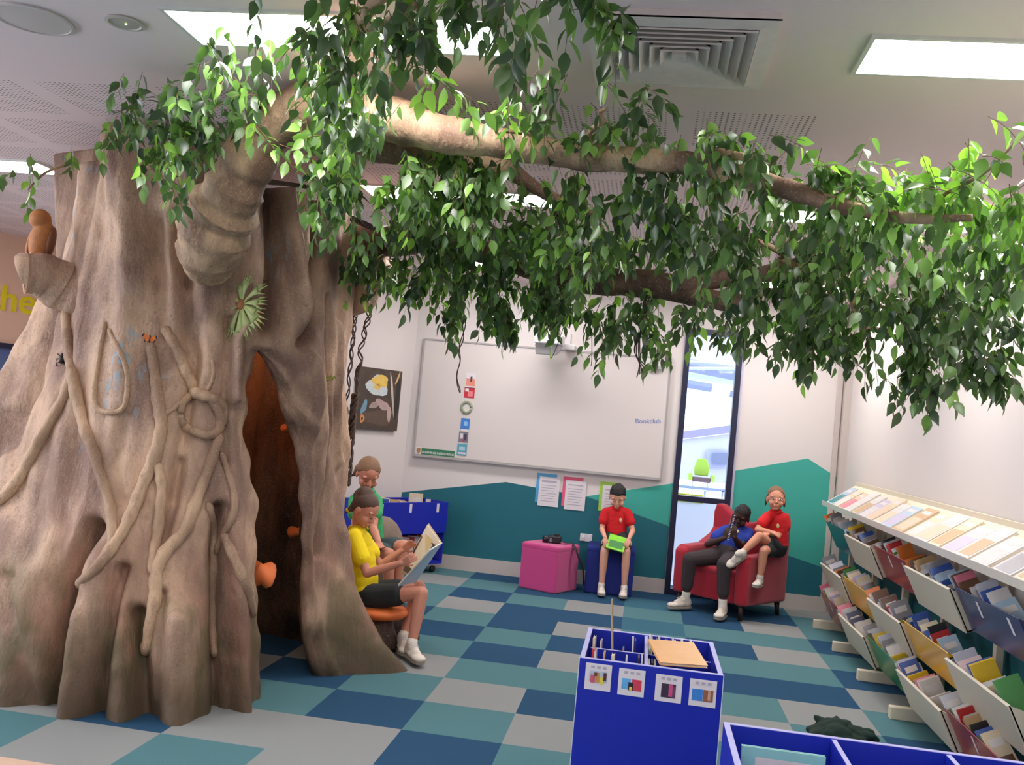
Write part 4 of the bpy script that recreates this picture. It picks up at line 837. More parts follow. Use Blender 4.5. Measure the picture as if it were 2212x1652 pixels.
# sign and crest
def rect(x0, y0, x1, y1, off, m, th=.002, nm='card', par=None):   # pixel rectangle on the board, edges level
    a = WB(x0, y0, off); b = WB(x1, y1, off); return MB().box(((a.x+b.x)/2, BW-off, (a.z+b.z)/2), (abs(b.x-a.x), th, abs(a.z-b.z))).build(nm, m, par)
sgn = thing('board_sign', 'green strip sign reading LEARNING INTENTIONS at the lower left of the whiteboard', 'sign', tuple(WB(945, 978, .026)))
a = WB(911, 966, .026); b = WB(981, 989, .026); z0, z1 = WB(981, 990, .026).z+.0, WB(911, 966, .026).z
zc = (WB(946, 969, 0).z+WB(946, 988, 0).z)/2; hh = .075
MB().box(((a.x+b.x)/2, BW-.027, zc), (b.x-a.x, .002, hh)).build('backing', mat('sign_green', (50, 120, 84), .4), sgn)
text('lettering', 'LEARNING INTENTIONS', .0305, ((a.x+b.x)/2, BW-.0285, zc-.012), (1, 0, 0), (0, 0, 1), M_white, sgn, .0004, 'CENTER', .0006)
c = WB(904, 974, .026); cr = thing('school_crest', 'small cream crest card beside the green sign on the whiteboard', 'card', tuple(c))
MB().box((c.x, BW-.027, zc+.005), (.062, .002, .085)).build('card', M_white, cr); MB().prism([(c.x+dx, BW-.028, zc+.005+dz) for dx, dz in ((-.02, .03), (.02, .03), (.022, -.005), (0, -.034), (-.022, -.005))], (0, -.001, 0)).build('shield', mat('crest_tan', (170, 130, 80), .5, .3, 60), cr)
# magnets / picture cards in a column
def card(x, y, w, h, base, lab, shapes):
    c = WB(x, y, .026); t = thing('picture_card', lab, 'card', tuple(c), 'picture cards in a column on the whiteboard')
    MB().box((c.x, BW-.027, c.z), (w, .002, h)).build('paper', base, t)
    for n_, (dx, dz, sw, shh, m) in enumerate(shapes): MB().box((c.x+dx*w, BW-.0284-.0005*n_, c.z+dz*h), (sw*w, .0008, shh*h)).build('picture', m, t)
    return t
mc = lambda n, c: mat('card_'+n, c, .5, .18, 60)
card(1017, 822, .10, .15, M_white, 'pale pink picture card, topmost in the column on the whiteboard', [(0, -.12, .9, .5, mc('pink', (222, 140, 120))), (.05, .1, .2, .35, mc('dark', (90, 50, 50)))])
card(1014, 848, .105, .105, mc('red', (196, 40, 60)), 'bright red picture card, second from the top on the whiteboard', [(.1, -.1, .5, .5, mc('lightred', (226, 130, 130))), (-.25, .25, .35, .3, M_white)])
c = WB(1008, 880, .026); t = thing('wreath_card', 'grey-green leafy ring card in the middle of the whiteboard column', 'card', tuple(c), 'picture cards in a column on the whiteboard')
mb = MB(); mb.tube([(c.x+.05*math.cos(a_), BW-.03, c.z+.055*math.sin(a_)) for a_ in np.linspace(0, 2*math.pi, 17)], [.012+.004*(i % 2) for i in range(17)], 6); mb.build('ring', mat('wreath_green', (150, 156, 132), .7, .3, 90), t, True); MB().box((c.x, BW-.027, c.z), (.09, .002, .09)).build('paper', mat('wreath_pale', (214, 210, 200), .6), t)
card(1005, 915, .09, .11, mc('blue', (60, 124, 200)), 'bright blue picture card, third from the bottom on the whiteboard', [(.05, 0, .4, .4, mc('paleblue', (140, 190, 230))), (0, -.62, .8, .22, M_white)])
card(1001, 944, .095, .105, mc('mono', (120, 116, 130)), 'grey and white photo card, second from the bottom on the whiteboard', [(-.2, .1, .3, .5, M_white), (.2, 0, .3, .6, mc('photo', (70, 60, 80))), (.05, -.3, .2, .2, mc('red', (196, 40, 60)))])
card(998, 971, .10, .12, mc('teal', (90, 160, 180)), 'teal picture card, lowest in the column on the whiteboard', [(0, .1, .6, .3, mc('aqua', (170, 206, 210))), (0, -.3, .8, .15, M_white)])
# short-throw projector and sensor box
M_proj = mat('projector_white', (214, 210, 208), .4); pc = at(1188, 742, 9.25); pj = thing('projector', 'white short-throw projector on a wall arm above the whiteboard', 'projector', (pc.x, BW, pc.z))
MB().box((pc.x, 9.2, pc.z+.03), (.27, .27, .10)).build('body', M_proj, pj, bevel=.02)
MB().hexa([(pc.x-.12, 9.14, pc.z-.12), (pc.x+.08, 9.14, pc.z-.12), (pc.x+.08, 9.36, pc.z-.08), (pc.x-.12, 9.36, pc.z-.08)], [(pc.x-.13, 9.1, pc.z-.02), (pc.x+.11, 9.1, pc.z-.02), (pc.x+.11, 9.36, pc.z-.02), (pc.x-.13, 9.36, pc.z-.02)]).build('mirror_housing', mat('projector_grey', (176, 172, 172), .4), pj, bevel=.008)
MB().box((pc.x+.02, 9.47, pc.z+.05), (.09, .27, .06)).build('arm', M_proj, pj, bevel=.006); MB().box((pc.x+.02, 9.588, pc.z+.04), (.3, .02, .2)).build('wall_plate', M_proj, pj, bevel=.004)
MB().box((pc.x+.18, 9.5, pc.z-.005), (.10, .2, .05)).build('cable_box', M_proj, pj, bevel=.005)
c = WB(1414, 786, .05); sb = thing('sensor_box', 'small white box at the upper right corner of the whiteboard', 'sensor box', tuple(c))
MB().box((c.x, BW-.06, c.z), (.19, .07, .10)).build('body', M_proj, sb, bevel=.012); MB().box((c.x, BW-.098, c.z-.03), (.12, .004, .012)).build('slot', mat('slot_grey', (160, 156, 156), .5), sb)
# three notices below the board
M_ink = mat('grey_ink', (176, 170, 180), .7)
for nm, (x, y), colr, lab in (('blue', (1183, 1058), (86, 160, 206), 'notice with a blue border below the whiteboard'), ('pink', (1240, 1066), (224, 92, 124), 'notice with a pink border below the whiteboard'), ('green', (1320, 1077), (160, 206, 80), 'notice with a lime green border behind the head of the boy in red')):
    c = WB(x, y, .004); t = thing('wall_notice', lab, 'notice', tuple(c), 'notices below the whiteboard')
    MB().box((c.x-.018, BW-.006, c.z+.016), (.20, .003, .29)).build('backing', mat('notice_'+nm, colr, .6), t)
    MB().box((c.x+.014, BW-.0095, c.z-.016), (.205, .003, .29)).build('sheet', M_white, t)
    mb = MB(); mb.box((c.x+.01, BW-.0115, c.z+.085), (.15, .0008, .022 if nm == 'blue' else .012))
    for k in range(7): mb.box((c.x+.012-(k % 3)*.006, BW-.0115, c.z+.045-.026*k), (.15-.014*(k % 3), .0008, .007))
    mb.build('writing', M_ink, t)
# power outlet
c = WB(1266, 1161, .004); t = thing('power_outlet', 'white double power outlet on the dark teal wall above the blue ottoman', 'outlet', tuple(c))
MB().box((c.x, BW-.008, c.z), (.12, .012, .075)).build('plate', M_white, t, bevel=.004); MB().box((c.x-.03, BW-.016, c.z-.015), (.035, .02, .04)).build('plug', mat('plug_grey', (200, 198, 200), .5), t, bevel=.004)
mb = MB(); [mb.box((c.x+dx, BW-.0145, c.z+.018), (.014, .002, .02)) for dx in (-.03, .03)]; mb.build('switches', mat('switch_white', (240, 238, 236), .4), t)

# canvas on the left wall
def WLp(x, y, off): return onplane(x, y, WL0+WLn*off, WLn)
cv = thing('canvas_painting', 'square canvas painting in dark browns with a white and yellow blob on the left wall', 'painting', tuple(WLp(815, 860, .0)))
q = [WLp(767, 927, .04), WLp(855, 930, .04), WLp(872, 803, .04), WLp(774, 790, .04)]
zt_ = (q[2].z+q[3].z)/2; zb_ = (q[0].z+q[1].z)/2; l0 = (q[0]+q[3])/2; r0 = (q[1]+q[2])/2
q = [Vector((l0.x, l0.y, zb_)), Vector((r0.x, r0.y, zb_)), Vector((r0.x, r0.y, zt_)), Vector((l0.x, l0.y, zt_))]
MB().slab(q, WLn, .038).build('canvas', mat('paint_dark_brown', (74, 60, 50), .6, .45, 14), cv)
ex = (q[1]-q[0]); ez = q[3]-q[0]
def paint(u, v, ru, rv, c, nm, lay, rot=0, seg=18, squash=1.):
    pts = []
    for k in range(seg):
        a_ = 2*math.pi*k/seg; r_ = 1+.12*math.sin(3*a_+u*9)+.07*math.sin(5*a_+v*7); du, dv = ru*r_*math.cos(a_), rv*r_*math.sin(a_); du, dv = du*math.cos(rot)-dv*math.sin(rot), du*math.sin(rot)+dv*math.cos(rot); pts.append(q[0]+ex*(u+du)+ez*(v+dv)+WLn*(.0006+.0006*lay))
    MB().prism(pts, WLn*.0006).build(nm, mat('paint_'+nm, c, .6, .2, 30), cv)
paint(.45, .72, .25, .17, (196, 206, 204), 'pale_blob', 0); paint(.50, .80, .19, .10, (222, 186, 92), 'yellow_patch', 1); paint(.44, .70, .07, .05, (216, 190, 80), 'yellow_patch', 1)
paint(.60, .42, .17, .07, (176, 150, 146), 'pink_body', 0, -.4); paint(.77, .28, .05, .13, (182, 160, 156), 'pink_tail', 1, .1); paint(.40, .40, .10, .05, (160, 140, 132), 'pink_head', 1, .2)
paint(.80, .62, .025, .36, (196, 178, 156), 'pale_branch', 2, .22); paint(.90, .88, .02, .12, (206, 170, 120), 'pale_twig', 2, -.4); paint(.18, .36, .05, .13, (110, 150, 170), 'blue_wing', 1, -.4); paint(.16, .17, .05, .07, (206, 140, 84), 'orange_spot', 2); paint(.16, .17, .02, .03, (60, 44, 36), 'dark_eye', 3)
paint(.5, .2, .38, .12, (92, 74, 60), 'brown_ground', 0); paint(.93, .55, .05, .36, (44, 40, 36), 'dark_edge', 0)

# ================================================================== OTTOMANS, CAMERA
def cushion_box(name, lab, cat, c, s, h, rz, m, seam):
    t = thing(name, lab, cat, (c[0], c[1], 0)); R_ = RZ(rz)
    MB().box((c[0], c[1], h/2-.02), (s[0], s[1], h-.04), R_).build('body', m, t, bevel=.018)
    MB().box((c[0], c[1], h-.03), (s[0]+.004, s[1]+.004, .06), R_).build('top_pad', m, t, bevel=.022)
    mb = MB()
    for sx in (-1, 1):
        for sy in (-1, 1): v = R_ @ Vector((sx*(s[0]/2-.03), sy*(s[1]/2-.03), 0)); mb.box((c[0]+v.x, c[1]+v.y, .006), (.03, .03, .012))
    return t
M_pink = mat('pink_fabric', (196, 62, 126), .9, .08, 300, .2, 500, sheen=.3); M_bluef = mat('blue_fabric', (28, 44, 124), .9, .08, 300, .2, 500)
pa = math.atan2(.168, -.354)
cushion_box('cube_ottoman', 'hot pink cube ottoman with a black strap hanging over one side', 'ottoman', (-.795, 9.125), (.40, .41), .43, math.atan2(-.168, .354), M_pink, None)
cushion_box('cube_ottoman', 'dark blue cube ottoman under the boy in the red shirt', 'ottoman', (-.235, 9.36), (.45, .42), .44, .03, M_bluef, None)
M_blk = mat('black_plastic', (32, 30, 34), .45); c = at(1188, 1168, 9.12); c.z = .43; ct = thing('binocular_case', 'small black camera lying on top of the pink ottoman', 'camera', tuple(c))
c = Vector((-.79, 9.12, .432)); MB().box(c+Vector((.02, 0, .036)), (.13, .09, .068)).build('body', M_blk, ct, bevel=.012); ct.name = 'camera_on_ottoman' if False else 'compact_camera'
MB().lathe(c+Vector((-.06, -.02, .032)), [(.03, -.03), (.034, 0), (.03, .03)], 16).build('lens', mat('lens_dark', (22, 20, 24), .2), ct, True); MB().box(c+Vector((.04, 0, .078)), (.05, .05, .02)).build('viewfinder', M_blk, ct, bevel=.004)
MB().box(c+Vector((-.01, -.046, .03)), (.02, .004, .04)).build('grip_plate', mat('lens_grey', (120, 118, 122), .3), ct)
sp0 = [at(1238, 1176, 9.12), at(1241, 1186, 9.08), at(1246, 1200, 9.06), at(1252, 1214, 9.07), at(1257, 1230, 9.1), at(1258, 1262, 9.16)]
st = MB().tube(bez([c+Vector((.08, .02, .02)), c+Vector((.15, -.0, .012)), sp0[0]+Vector((0, -.01, .008))]+[s_+Vector((.012, -.012, 0)) for s_ in sp0[1:]], 4), .019, 8, flat=.22).build('strap', M_blk, ct, True)

# ================================================================== RED ARMCHAIR
M_redf = mat('red_wool', (172, 26, 48), .9, .08, 300, .2, 600, sheen=.3); M_dwood = mat('dark_wood', (44, 30, 26), .5, .2)
CC = Vector((.86, 9.07, 0)); CFw = Vector((-.60, -.80, 0)); CRt = Vector((.80, -.60, 0))    # facing, and the side towards the camera right
def ch(x, y, z): return CC+CRt*x+CFw*y+Vector((0, 0, z))
chair = thing('armchair', 'red wool armchair with curved wings and short dark legs by the tall window', 'armchair', tuple(CC))
RC = Matrix(((CRt.x, CFw.x, 0), (CRt.y, CFw.y, 0), (0, 0, 1)))
MB().box(ch(0, .02, .25), (.52, .60, .24), RC).build('base', M_redf, chair, bevel=.02); MB().box(ch(0, .05, .385), (.50, .56, .07), RC).build('seat_cushion', M_redf, chair, bevel=.03)
for s in (-1, 1):
    prof = [(.34, .13), (.345, .52), (.28, .56), (.0, .57), (-.2, .66), (-.33, .80), (-.34, .13)]
    MB().prism([ch(s*.26, y, z) for y, z in prof], CRt*(s*.125)).build('arm', M_redf, chair, bevel=.03)
prof = [(-.385, .13), (-.385, .86), (-.36, .94), (-.29, .93), (-.18, .85), (0, .80), (.18, .85), (.29, .93), (.36, .94), (.385, .86), (.385, .13)]
MB().prism([ch(x, -.25, z) for x, z in prof], CFw*-.12).build('backrest', M_redf, chair, bevel=.03)
for sx in (-1, 1):
    for sy, yy in ((1, .29), (-1, -.32)):
        a = ch(sx*.32, yy, .135); b_ = ch(sx*.33, yy+.01*sy, 0); MB().tube([a, b_], [.026, .018], 10).build('leg', M_dwood, chair, True)

# ================================================================== BLUE BOOK TROLLEY BY THE LEFT WALL
M_blue = mat('blue_laminate', (18, 38, 166), .45, .04, 4); M_edge = mat('pale_edge', (176, 176, 226), .5)
TA = Vector((-1.86, 9.33, 0)); TL = 1.0; TD = .40; tx = -WLt; ty = -WLn          # tx: towards the right end, ty: towards the wall
def tp(u, v, z): return TA-tx*(TL-u)+ty*v+Vector((0, 0, z))
RT = Matrix(((tx.x, ty.x, 0), (tx.y, ty.y, 0), (0, 0, 1)))
tr = thing('book_trolley', 'blue wheeled book trolley standing along the left wall behind the girls', 'book trolley', tuple(tp(TL/2, TD/2, 0)))
MB().box(tp(TL/2, .008, .54), (TL, .016, .30), RT).build('front_panel', M_blue, tr, bevel=.002); MB().box(tp(TL/2, TD-.008, .54), (TL, .016, .30), RT).build('back_panel', M_blue, tr, bevel=.002)
MB().box(tp(TL-.008, TD/2, .39), (.016, TD-.034, .60), RT).build('end_panel', M_blue, tr); MB().box(tp(.008, TD/2, .39), (.016, TD-.034, .60), RT).build('end_panel', M_blue, tr)
MB().box(tp(TL/2, TD/2, .42), (TL-.034, TD-.034, .014), RT).build('tray_floor', M_blue, tr); MB().box(tp(TL/2, TD/2, .10), (TL-.034, TD, .02), RT).build('lower_shelf', M_blue, tr)
MB().box(tp(TL/2, TD/2, .27), (TL-.04, .012, .28), RT).build('centre_board', M_blue, tr)
for u in (.14, .5, .86): MB().box(tp(u, -.001, .635), (.032, .002, .085), RT).build('label_tag', M_white, tr)
for u in (.08, TL-.08):
    for v in (.06, TD-.06): MB().lathe(tp(u, v, .032)-Vector((0, 0, 0)), [(.03, -.012), (.032, 0), (.03, .012)], 14, RT @ Matrix.Rotation(math.pi/2, 3, 'X')).build('caster', M_blk, tr, True)
tb = [('blue', .08, .29), ('pale blue', .16, .30), ('blue', .24, .28), ('navy', .30, .26), ('cream', .37, .30), ('tan', .44, .27), ('pale grey', .52, .26), ('white', .60, .27), ('cream', .68, .33), ('blue', .76, .25), ('pink', .83, .26), ('pale grey', .91, .27)]
for i, (c, u, h) in enumerate(tb):
    a_ = math.radians(20+14*math.sin(i*2.1)); up_ = (Vector((0, 0, 1))*math.cos(a_)+tx*(.4*math.sin(a_))-ty*(math.sin(a_)*-.5)).normalized(); nx = (tx*1-up_*tx.dot(up_)).normalized()
    book('book', f'{c} book in the top of the wall trolley, {ORD(i)} from its left end', M4(nx, up_.cross(nx), up_, tp(max(.03, u-.05), .12+.1*((i*5) % 3)/2, .43)), (min(.18, TL-.03-u), h, .012), c, None, br.choice(['white', 'pale blue', 'cream', 'red']))
for i, (c, u) in enumerate((('white', .50), ('red', .58), ('white', .66), ('red', .73), ('orange', .80), ('pale grey', .87))):
    up_ = (Vector((0, 0, 1))-ty*-.22+tx*.12).normalized(); nx = (tx-up_*tx.dot(up_)).normalized()
    book('book', f'{c} book on the lower shelf of the wall trolley, {ORD(i)} from the left', M4(nx, up_.cross(nx), up_, tp(u-.06, .06+.012*i, .112)), (.15, .25, .010), c, None, 'black' if c == 'orange' else 'white')

# ================================================================== NEAR BLUE BOOK BOXES
def browser(nm, lab, x0, x1, y0, y1, z1, zin, divs, parts):
    t = thing(nm, lab, 'book box', ((x0+x1)/2, (y0+y1)/2, 0)); w = .018
    def panel(n_, cx, cy, sx, sy, zz0=0., zz1=z1, e=True):
        mb = MB(); mb.box((cx, cy, (zz0+zz1)/2-.001), (sx, sy, zz1-zz0-.002), mi=0)
        if e: mb.box((cx, cy, zz1-.001), (sx, sy, .002), mi=1)
        return mb.build(n_, [M_blue, M_edge], t)
    panel('front_panel', (x0+x1)/2, y0+w/2, x1-x0, w); panel('back_panel', (x0+x1)/2, y1-w/2, x1-x0, w); panel('side_panel', x0+w/2, (y0+y1)/2, w, y1-y0-2*w); panel('side_panel', x1-w/2, (y0+y1)/2, w, y1-y0-2*w)
    MB().box(((x0+x1)/2, (y0+y1)/2, zin-.006), (x1-x0-2*w, y1-y0-2*w, .012)).build('inner_floor', M_blue, t)
    for d in divs: panel('divider', d, (y0+y1)/2, .014, y1-y0-2*w, zin, z1-.004)
    xs = [x0+w]+list(divs)+[x1-w]
    for k in range(len(xs)-1):
        for p_, zz in parts: panel('partition', (xs[k]+xs[k+1])/2, p_, xs[k+1]-xs[k]-.016, .010, zin, zz)
    return t
FX0, FX1, FY0, FY1, FZ = -.174, .358, 3.675, 4.235, .70
br1 = browser('book_box', 'upright blue book box with four picture cards on its front', FX0, FX1, FY0, FY1, FZ, .487, [.075], [(3.95, .68)])
mb = MB(); mb.box((FX0-.0015, FY0+.004, .35), (.003, .008, .70)); mb.box((FX1+.0015, FY0+.004, .35), (.003, .008, .70)); mb.build('edge_strip', mat('pale_edge_light', (206, 212, 228), .4), br1)
def FP_(x, y): return onplane(x, y, (0, FY0, 0), (0, 1, 0))
def cardf(i, x, y, lab, sh):
    c = FP_(x, y); t = thing('picture_card', lab, 'card', (c.x, FY0, c.z), 'picture cards on the blue book box'); w = .098
    MB().box((c.x, FY0-.001, c.z), (w, .002, w)).build('paper', M_white, t)
    for n_, (dx, dz, sw, s2, m) in enumerate(sh): MB().box((c.x+dx*w, FY0-.0024-.0004*n_, c.z+dz*w), (sw*w, .0006, s2*w)).build('picture', m, t)
    mb = MB(); [mb.box((c.x+(k-1)*.022, FY0-.0025, c.z+.036), (.014, .001, .010)) for k in range(3)]; mb.build('title', M_ink, t)
cardf(0, 1292, 1462, 'picture card of a small colourful crowd, leftmost on the blue box front', [(0, .02, .68, .42, mc('pale_scene', (176, 190, 204))), (-.2, -.08, .18, .3, mc('rose', (196, 96, 110))), (-.02, -.02, .14, .38, mc('gold', (200, 150, 80))), (.14, -.12, .14, .26, mc('yellow', (224, 210, 80))), (.26, .04, .12, .3, mc('dark', (70, 54, 66))), (-.1, .1, .12, .14, mc('brown', (110, 70, 60)))])
cardf(1, 1364, 1474, 'picture card with a dark figure between blue and red, second on the box front', [(-.2, -.06, .34, .40, mc('sky', (96, 170, 220))), (.2, -.08, .36, .42, mc('crimson', (206, 60, 84))), (-.02, -.14, .18, .30, mc('black', (40, 30, 34))), (-.02, -.22, .1, .12, mc('yellow', (224, 210, 80)))])
cardf(2, 1444, 1487, 'picture card with a dark square and pink streak, third on the box front', [(0, -.08, .54, .52, mc('charcoal', (62, 46, 66))), (.08, -.06, .14, .46, mc('magenta', (206, 84, 130))), (.2, -.1, .1, .4, mc('plum', (110, 70, 100)))])
cardf(3, 1518, 1497, 'picture card half bright blue and half brown, rightmost on the box front', [(-.2, -.08, .40, .44, mc('azure', (60, 130, 206))), (.2, -.08, .38, .44, mc('rust', (150, 96, 72))), (.24, -.06, .1, .36, mc('sand', (196, 160, 130)))])
# books inside
k = 0
def slot(x, y, h, t, c, lab, ly=.0, w=.12, lx=0., z=.500, grp='books in the blue box'):
    up_ = Vector((lx, ly, 1)).normalized(); nx = Vector((0, 1, 0)); nx = (nx-up_*nx.dot(up_)).normalized(); book('book', lab, M4(nx, up_.cross(nx), up_, (x, y, z)), (w, h, t), c, None, None)
rowf = [('red', -.128, .215, .009), ('white', -.108, .21, .006), ('tan', -.086, .205, .007), ('pale grey', -.064, .16, .008), ('cream', -.040, .20, .012), ('grey', -.018, .17, .006), ('white', .000, .20, .007), ('peach', .022, .165, .009), ('black', .046, .205, .006), ('white', .058, .21, .005)]
for i, (c, x, h, t) in enumerate(rowf): slot(x, 3.70, h+.01, t, c, f'{c} book edge-on in left front row of the blue box, {ORD(i)} from the left', .12, .12, -.06*(i % 3 == 1))
rowb = [('cream', -.128, .20, .010), ('white', -.10, .19, .006), ('tan', -.045, .36, .005), ('grey', -.008, .17, .006), ('white', .03, .215, .007), ('black', .040, .21, .005)]
for i, (c, x, h, t) in enumerate(rowb): slot(x, 3.965, h+.01, t, c, f'{c} book edge-on in left back row of the blue box, {ORD(i)} from the left', .1, .12, -.05 if c != 'tan' else -.10)
rowr = [('white', .088, .235), ('cream', .104, .23), ('black', .118, .225), ('white', .134, .235), ('cream', .150, .22), ('red', .166, .225), ('white', .182, .23), ('tan', .2, .225), ('pale grey', .218, .235), ('cream', .236, .22), ('white', .254, .235)]
for i, (c, x, h) in enumerate(rowr): slot(x, 3.97, h, .007, c, f'{c} book edge-on in right back row of the blue box, {ORD(i)} from the divider', .06, .13, -.04*(i % 2))
for i, (c, x) in enumerate((('white', .086), ('black', .098), ('cream', .108))): slot(x, 3.71, .20, .006, c, f'{c} book edge-on beside the divider in the right front row, {ORD(i)} there', .1, .13)
P0 = onz(1425, 1440, .695); P1 = onz(1528, 1447, .695); P2 = onz(1495, 1404, .735); P3 = onz(1395, 1388, .735)
xa = (P1-P0); ya_ = (P3-P0); nn_ = xa.cross(ya_).normalized(); za_ = nn_.cross(xa).normalized()
fo = P0+nn_*.012; book('large_folder_book', 'large glossy honey-coloured picture book lying flat across the right half of the blue box', M4(xa, -nn_, za_, fo), (xa.length*1.0, ya_.length*.98, .012), 'honey', None, None)
# second box at the bottom right
SX0, SX1, SY0, SY1 = .312, 1.62, 2.32, 3.085
br2 = browser('book_box', 'wide low blue book box at the bottom right corner of the photo', SX0, SX1, SY0, SY1, .70, .40, [.64, .97, 1.30], [(2.86, .625)])
o = onz(1612, 1648, .60); book('picture_book', 'blue-green picture book standing front-on in the wide blue box, left compartment', M4((1, 0, 0), (0, .96, .25), (0, .22, .97), (.350, 2.90, .470)), (.235, .225, .014), 'aqua', None, 'blue', 'white')
xa0, xa1, xa2 = at(1925, 1640, 2.72).x, at(1990, 1640, 2.72).x, at(2160, 1640, 2.72).x
for i, (c, x, w, h) in enumerate((('pale blue', xa0, xa1-xa0-.004, .282), ('cream', xa1, xa2-xa1, .290))):
    book('book', f'{c} book standing front-on in the wide blue box, {ORD(i)} right of its middle divider', M4((1, 0, 0), (0, .98, .2), (0, .16, .98), (x, 2.72, .412)), (w, h, .02), c, None, None)
# ================================================================== JACKET ON THE FLOOR
jr = random.Random(9); mb = MB(); jc = onz(1803, 1588, 0); jc = Vector((1.16, 5.50, 0))
for k in range(26):
    a_ = jr.uniform(0, 6.28); r_ = jr.uniform(0, .15); R_ = frame((math.cos(jr.uniform(0, 6.28)), math.sin(jr.uniform(0, 6.28)), jr.uniform(-.2, .2)), (jr.uniform(-.3, .3), 0, 1))
    mb.ell(jc+Vector((1.15*r_*math.cos(a_), .8*r_*math.sin(a_), .02+.055*(1-r_/.15)*jr.uniform(.7, 1.3))), (jr.uniform(.02, .035), jr.uniform(.06, .11), jr.uniform(.018, .03)), R_)
mb.ell(jc+Vector((0, 0, .02)), (.17, .12, .03)); me = remesh(mb, .008, 3)
zmin = min(v.co.z for v in me.vertices)
for v in me.vertices: v.co.z = v.co.z-zmin+.001
me.materials.append(mat('jacket_green', (18, 44, 36), .9, .2, 30, .3, 300)); me.name = 'crumpled_jacket'; o = finish('crumpled_jacket', me, None, True); tag(o, 'crumpled dark green jacket on the carpet in front of the shelving', 'jacket')
# brown rounded stump behind the girls
c = at(826, 1150, 7.3); stp = thing('stump_seat', 'brown rounded stump seat between the girls and the blue trolley', 'stump seat', (c.x, c.y, 0)); mb = MB()
mb.ell((c.x, c.y, .36), (.19, .17, .30)); mb.cap((c.x, c.y, .12), .19, (c.x+.02, c.y, .3), .17); me = remesh(mb, .015, 6); zmin = min(v.co.z for v in me.vertices)
for v in me.vertices: v.co.z = (v.co.z-zmin)
me.materials.append(mat('stump_brown', (132, 112, 98), .8, .25, 14, .5, 40)); finish('body', me, stp, True)
# ================================================================== PEOPLE
def skin(n, c): return mat('skin_'+n, c, .55, .06, 40, .06, 300, spec=.35)
M_eyew = mat('eye_white', (236, 232, 228), .3); M_eyed = mat('eye_dark', (40, 28, 24), .25)
M_sock = mat('sock_white', (226, 220, 208), .9, .05, 200, .2, 400); M_shoe = mat('shoe_white', (222, 212, 198), .6, .06, 60); M_sole = mat('shoe_sole', (150, 140, 128), .7)
M_emb = mat('emblem_cream', (226, 206, 150), .6, .3, 120)
def hand(mb, w, d, n, side, k=1., curl=.5, spread=.22):
    """palm and five fingers: w wrist, d pointing direction, n palm normal, side = +1 thumb on (d x n)"""
    d = Vector(d).normalized(); n = Vector(n); n = (n-d*n.dot(d)).normalized(); s = d.cross(n)*side; K = k
    for q in (-.024, -.008, .008, .024): mb.cap(w+s*(q*.6*K), .0115*K, w+d*(.066*K)+s*(q*K), .0098*K, 10)
    for i, (q, L) in enumerate(((.026, .058), (.009, .066), (-.009, .061), (-.026, .047))):
        b = w+d*(.068*K)+s*(q*K); dd = (d+s*(q*spread*9)).normalized(); r = .0078*K
        for j, f in enumerate((.45, .32, .25)):
            c = curl*(.55+.5*j)*(1+.08*i); v = (dd*math.cos(c)+n*math.sin(c)).normalized(); e = b+v*(L*f*K); mb.cap(b, r, e, r*.92, 8); b = e; r *= .92
    b = w+d*(.022*K)+s*(.022*K); v = (d*.65+s*.75+n*.25).normalized(); e = b+v*(.032*K); mb.cap(b, .0105*K, e, .0092*K, 8); v = (d*.85+s*.25+n*(.3+.3*curl)).normalized(); mb.cap(e, .0092*K, e+v*(.028*K), .0075*K, 8)
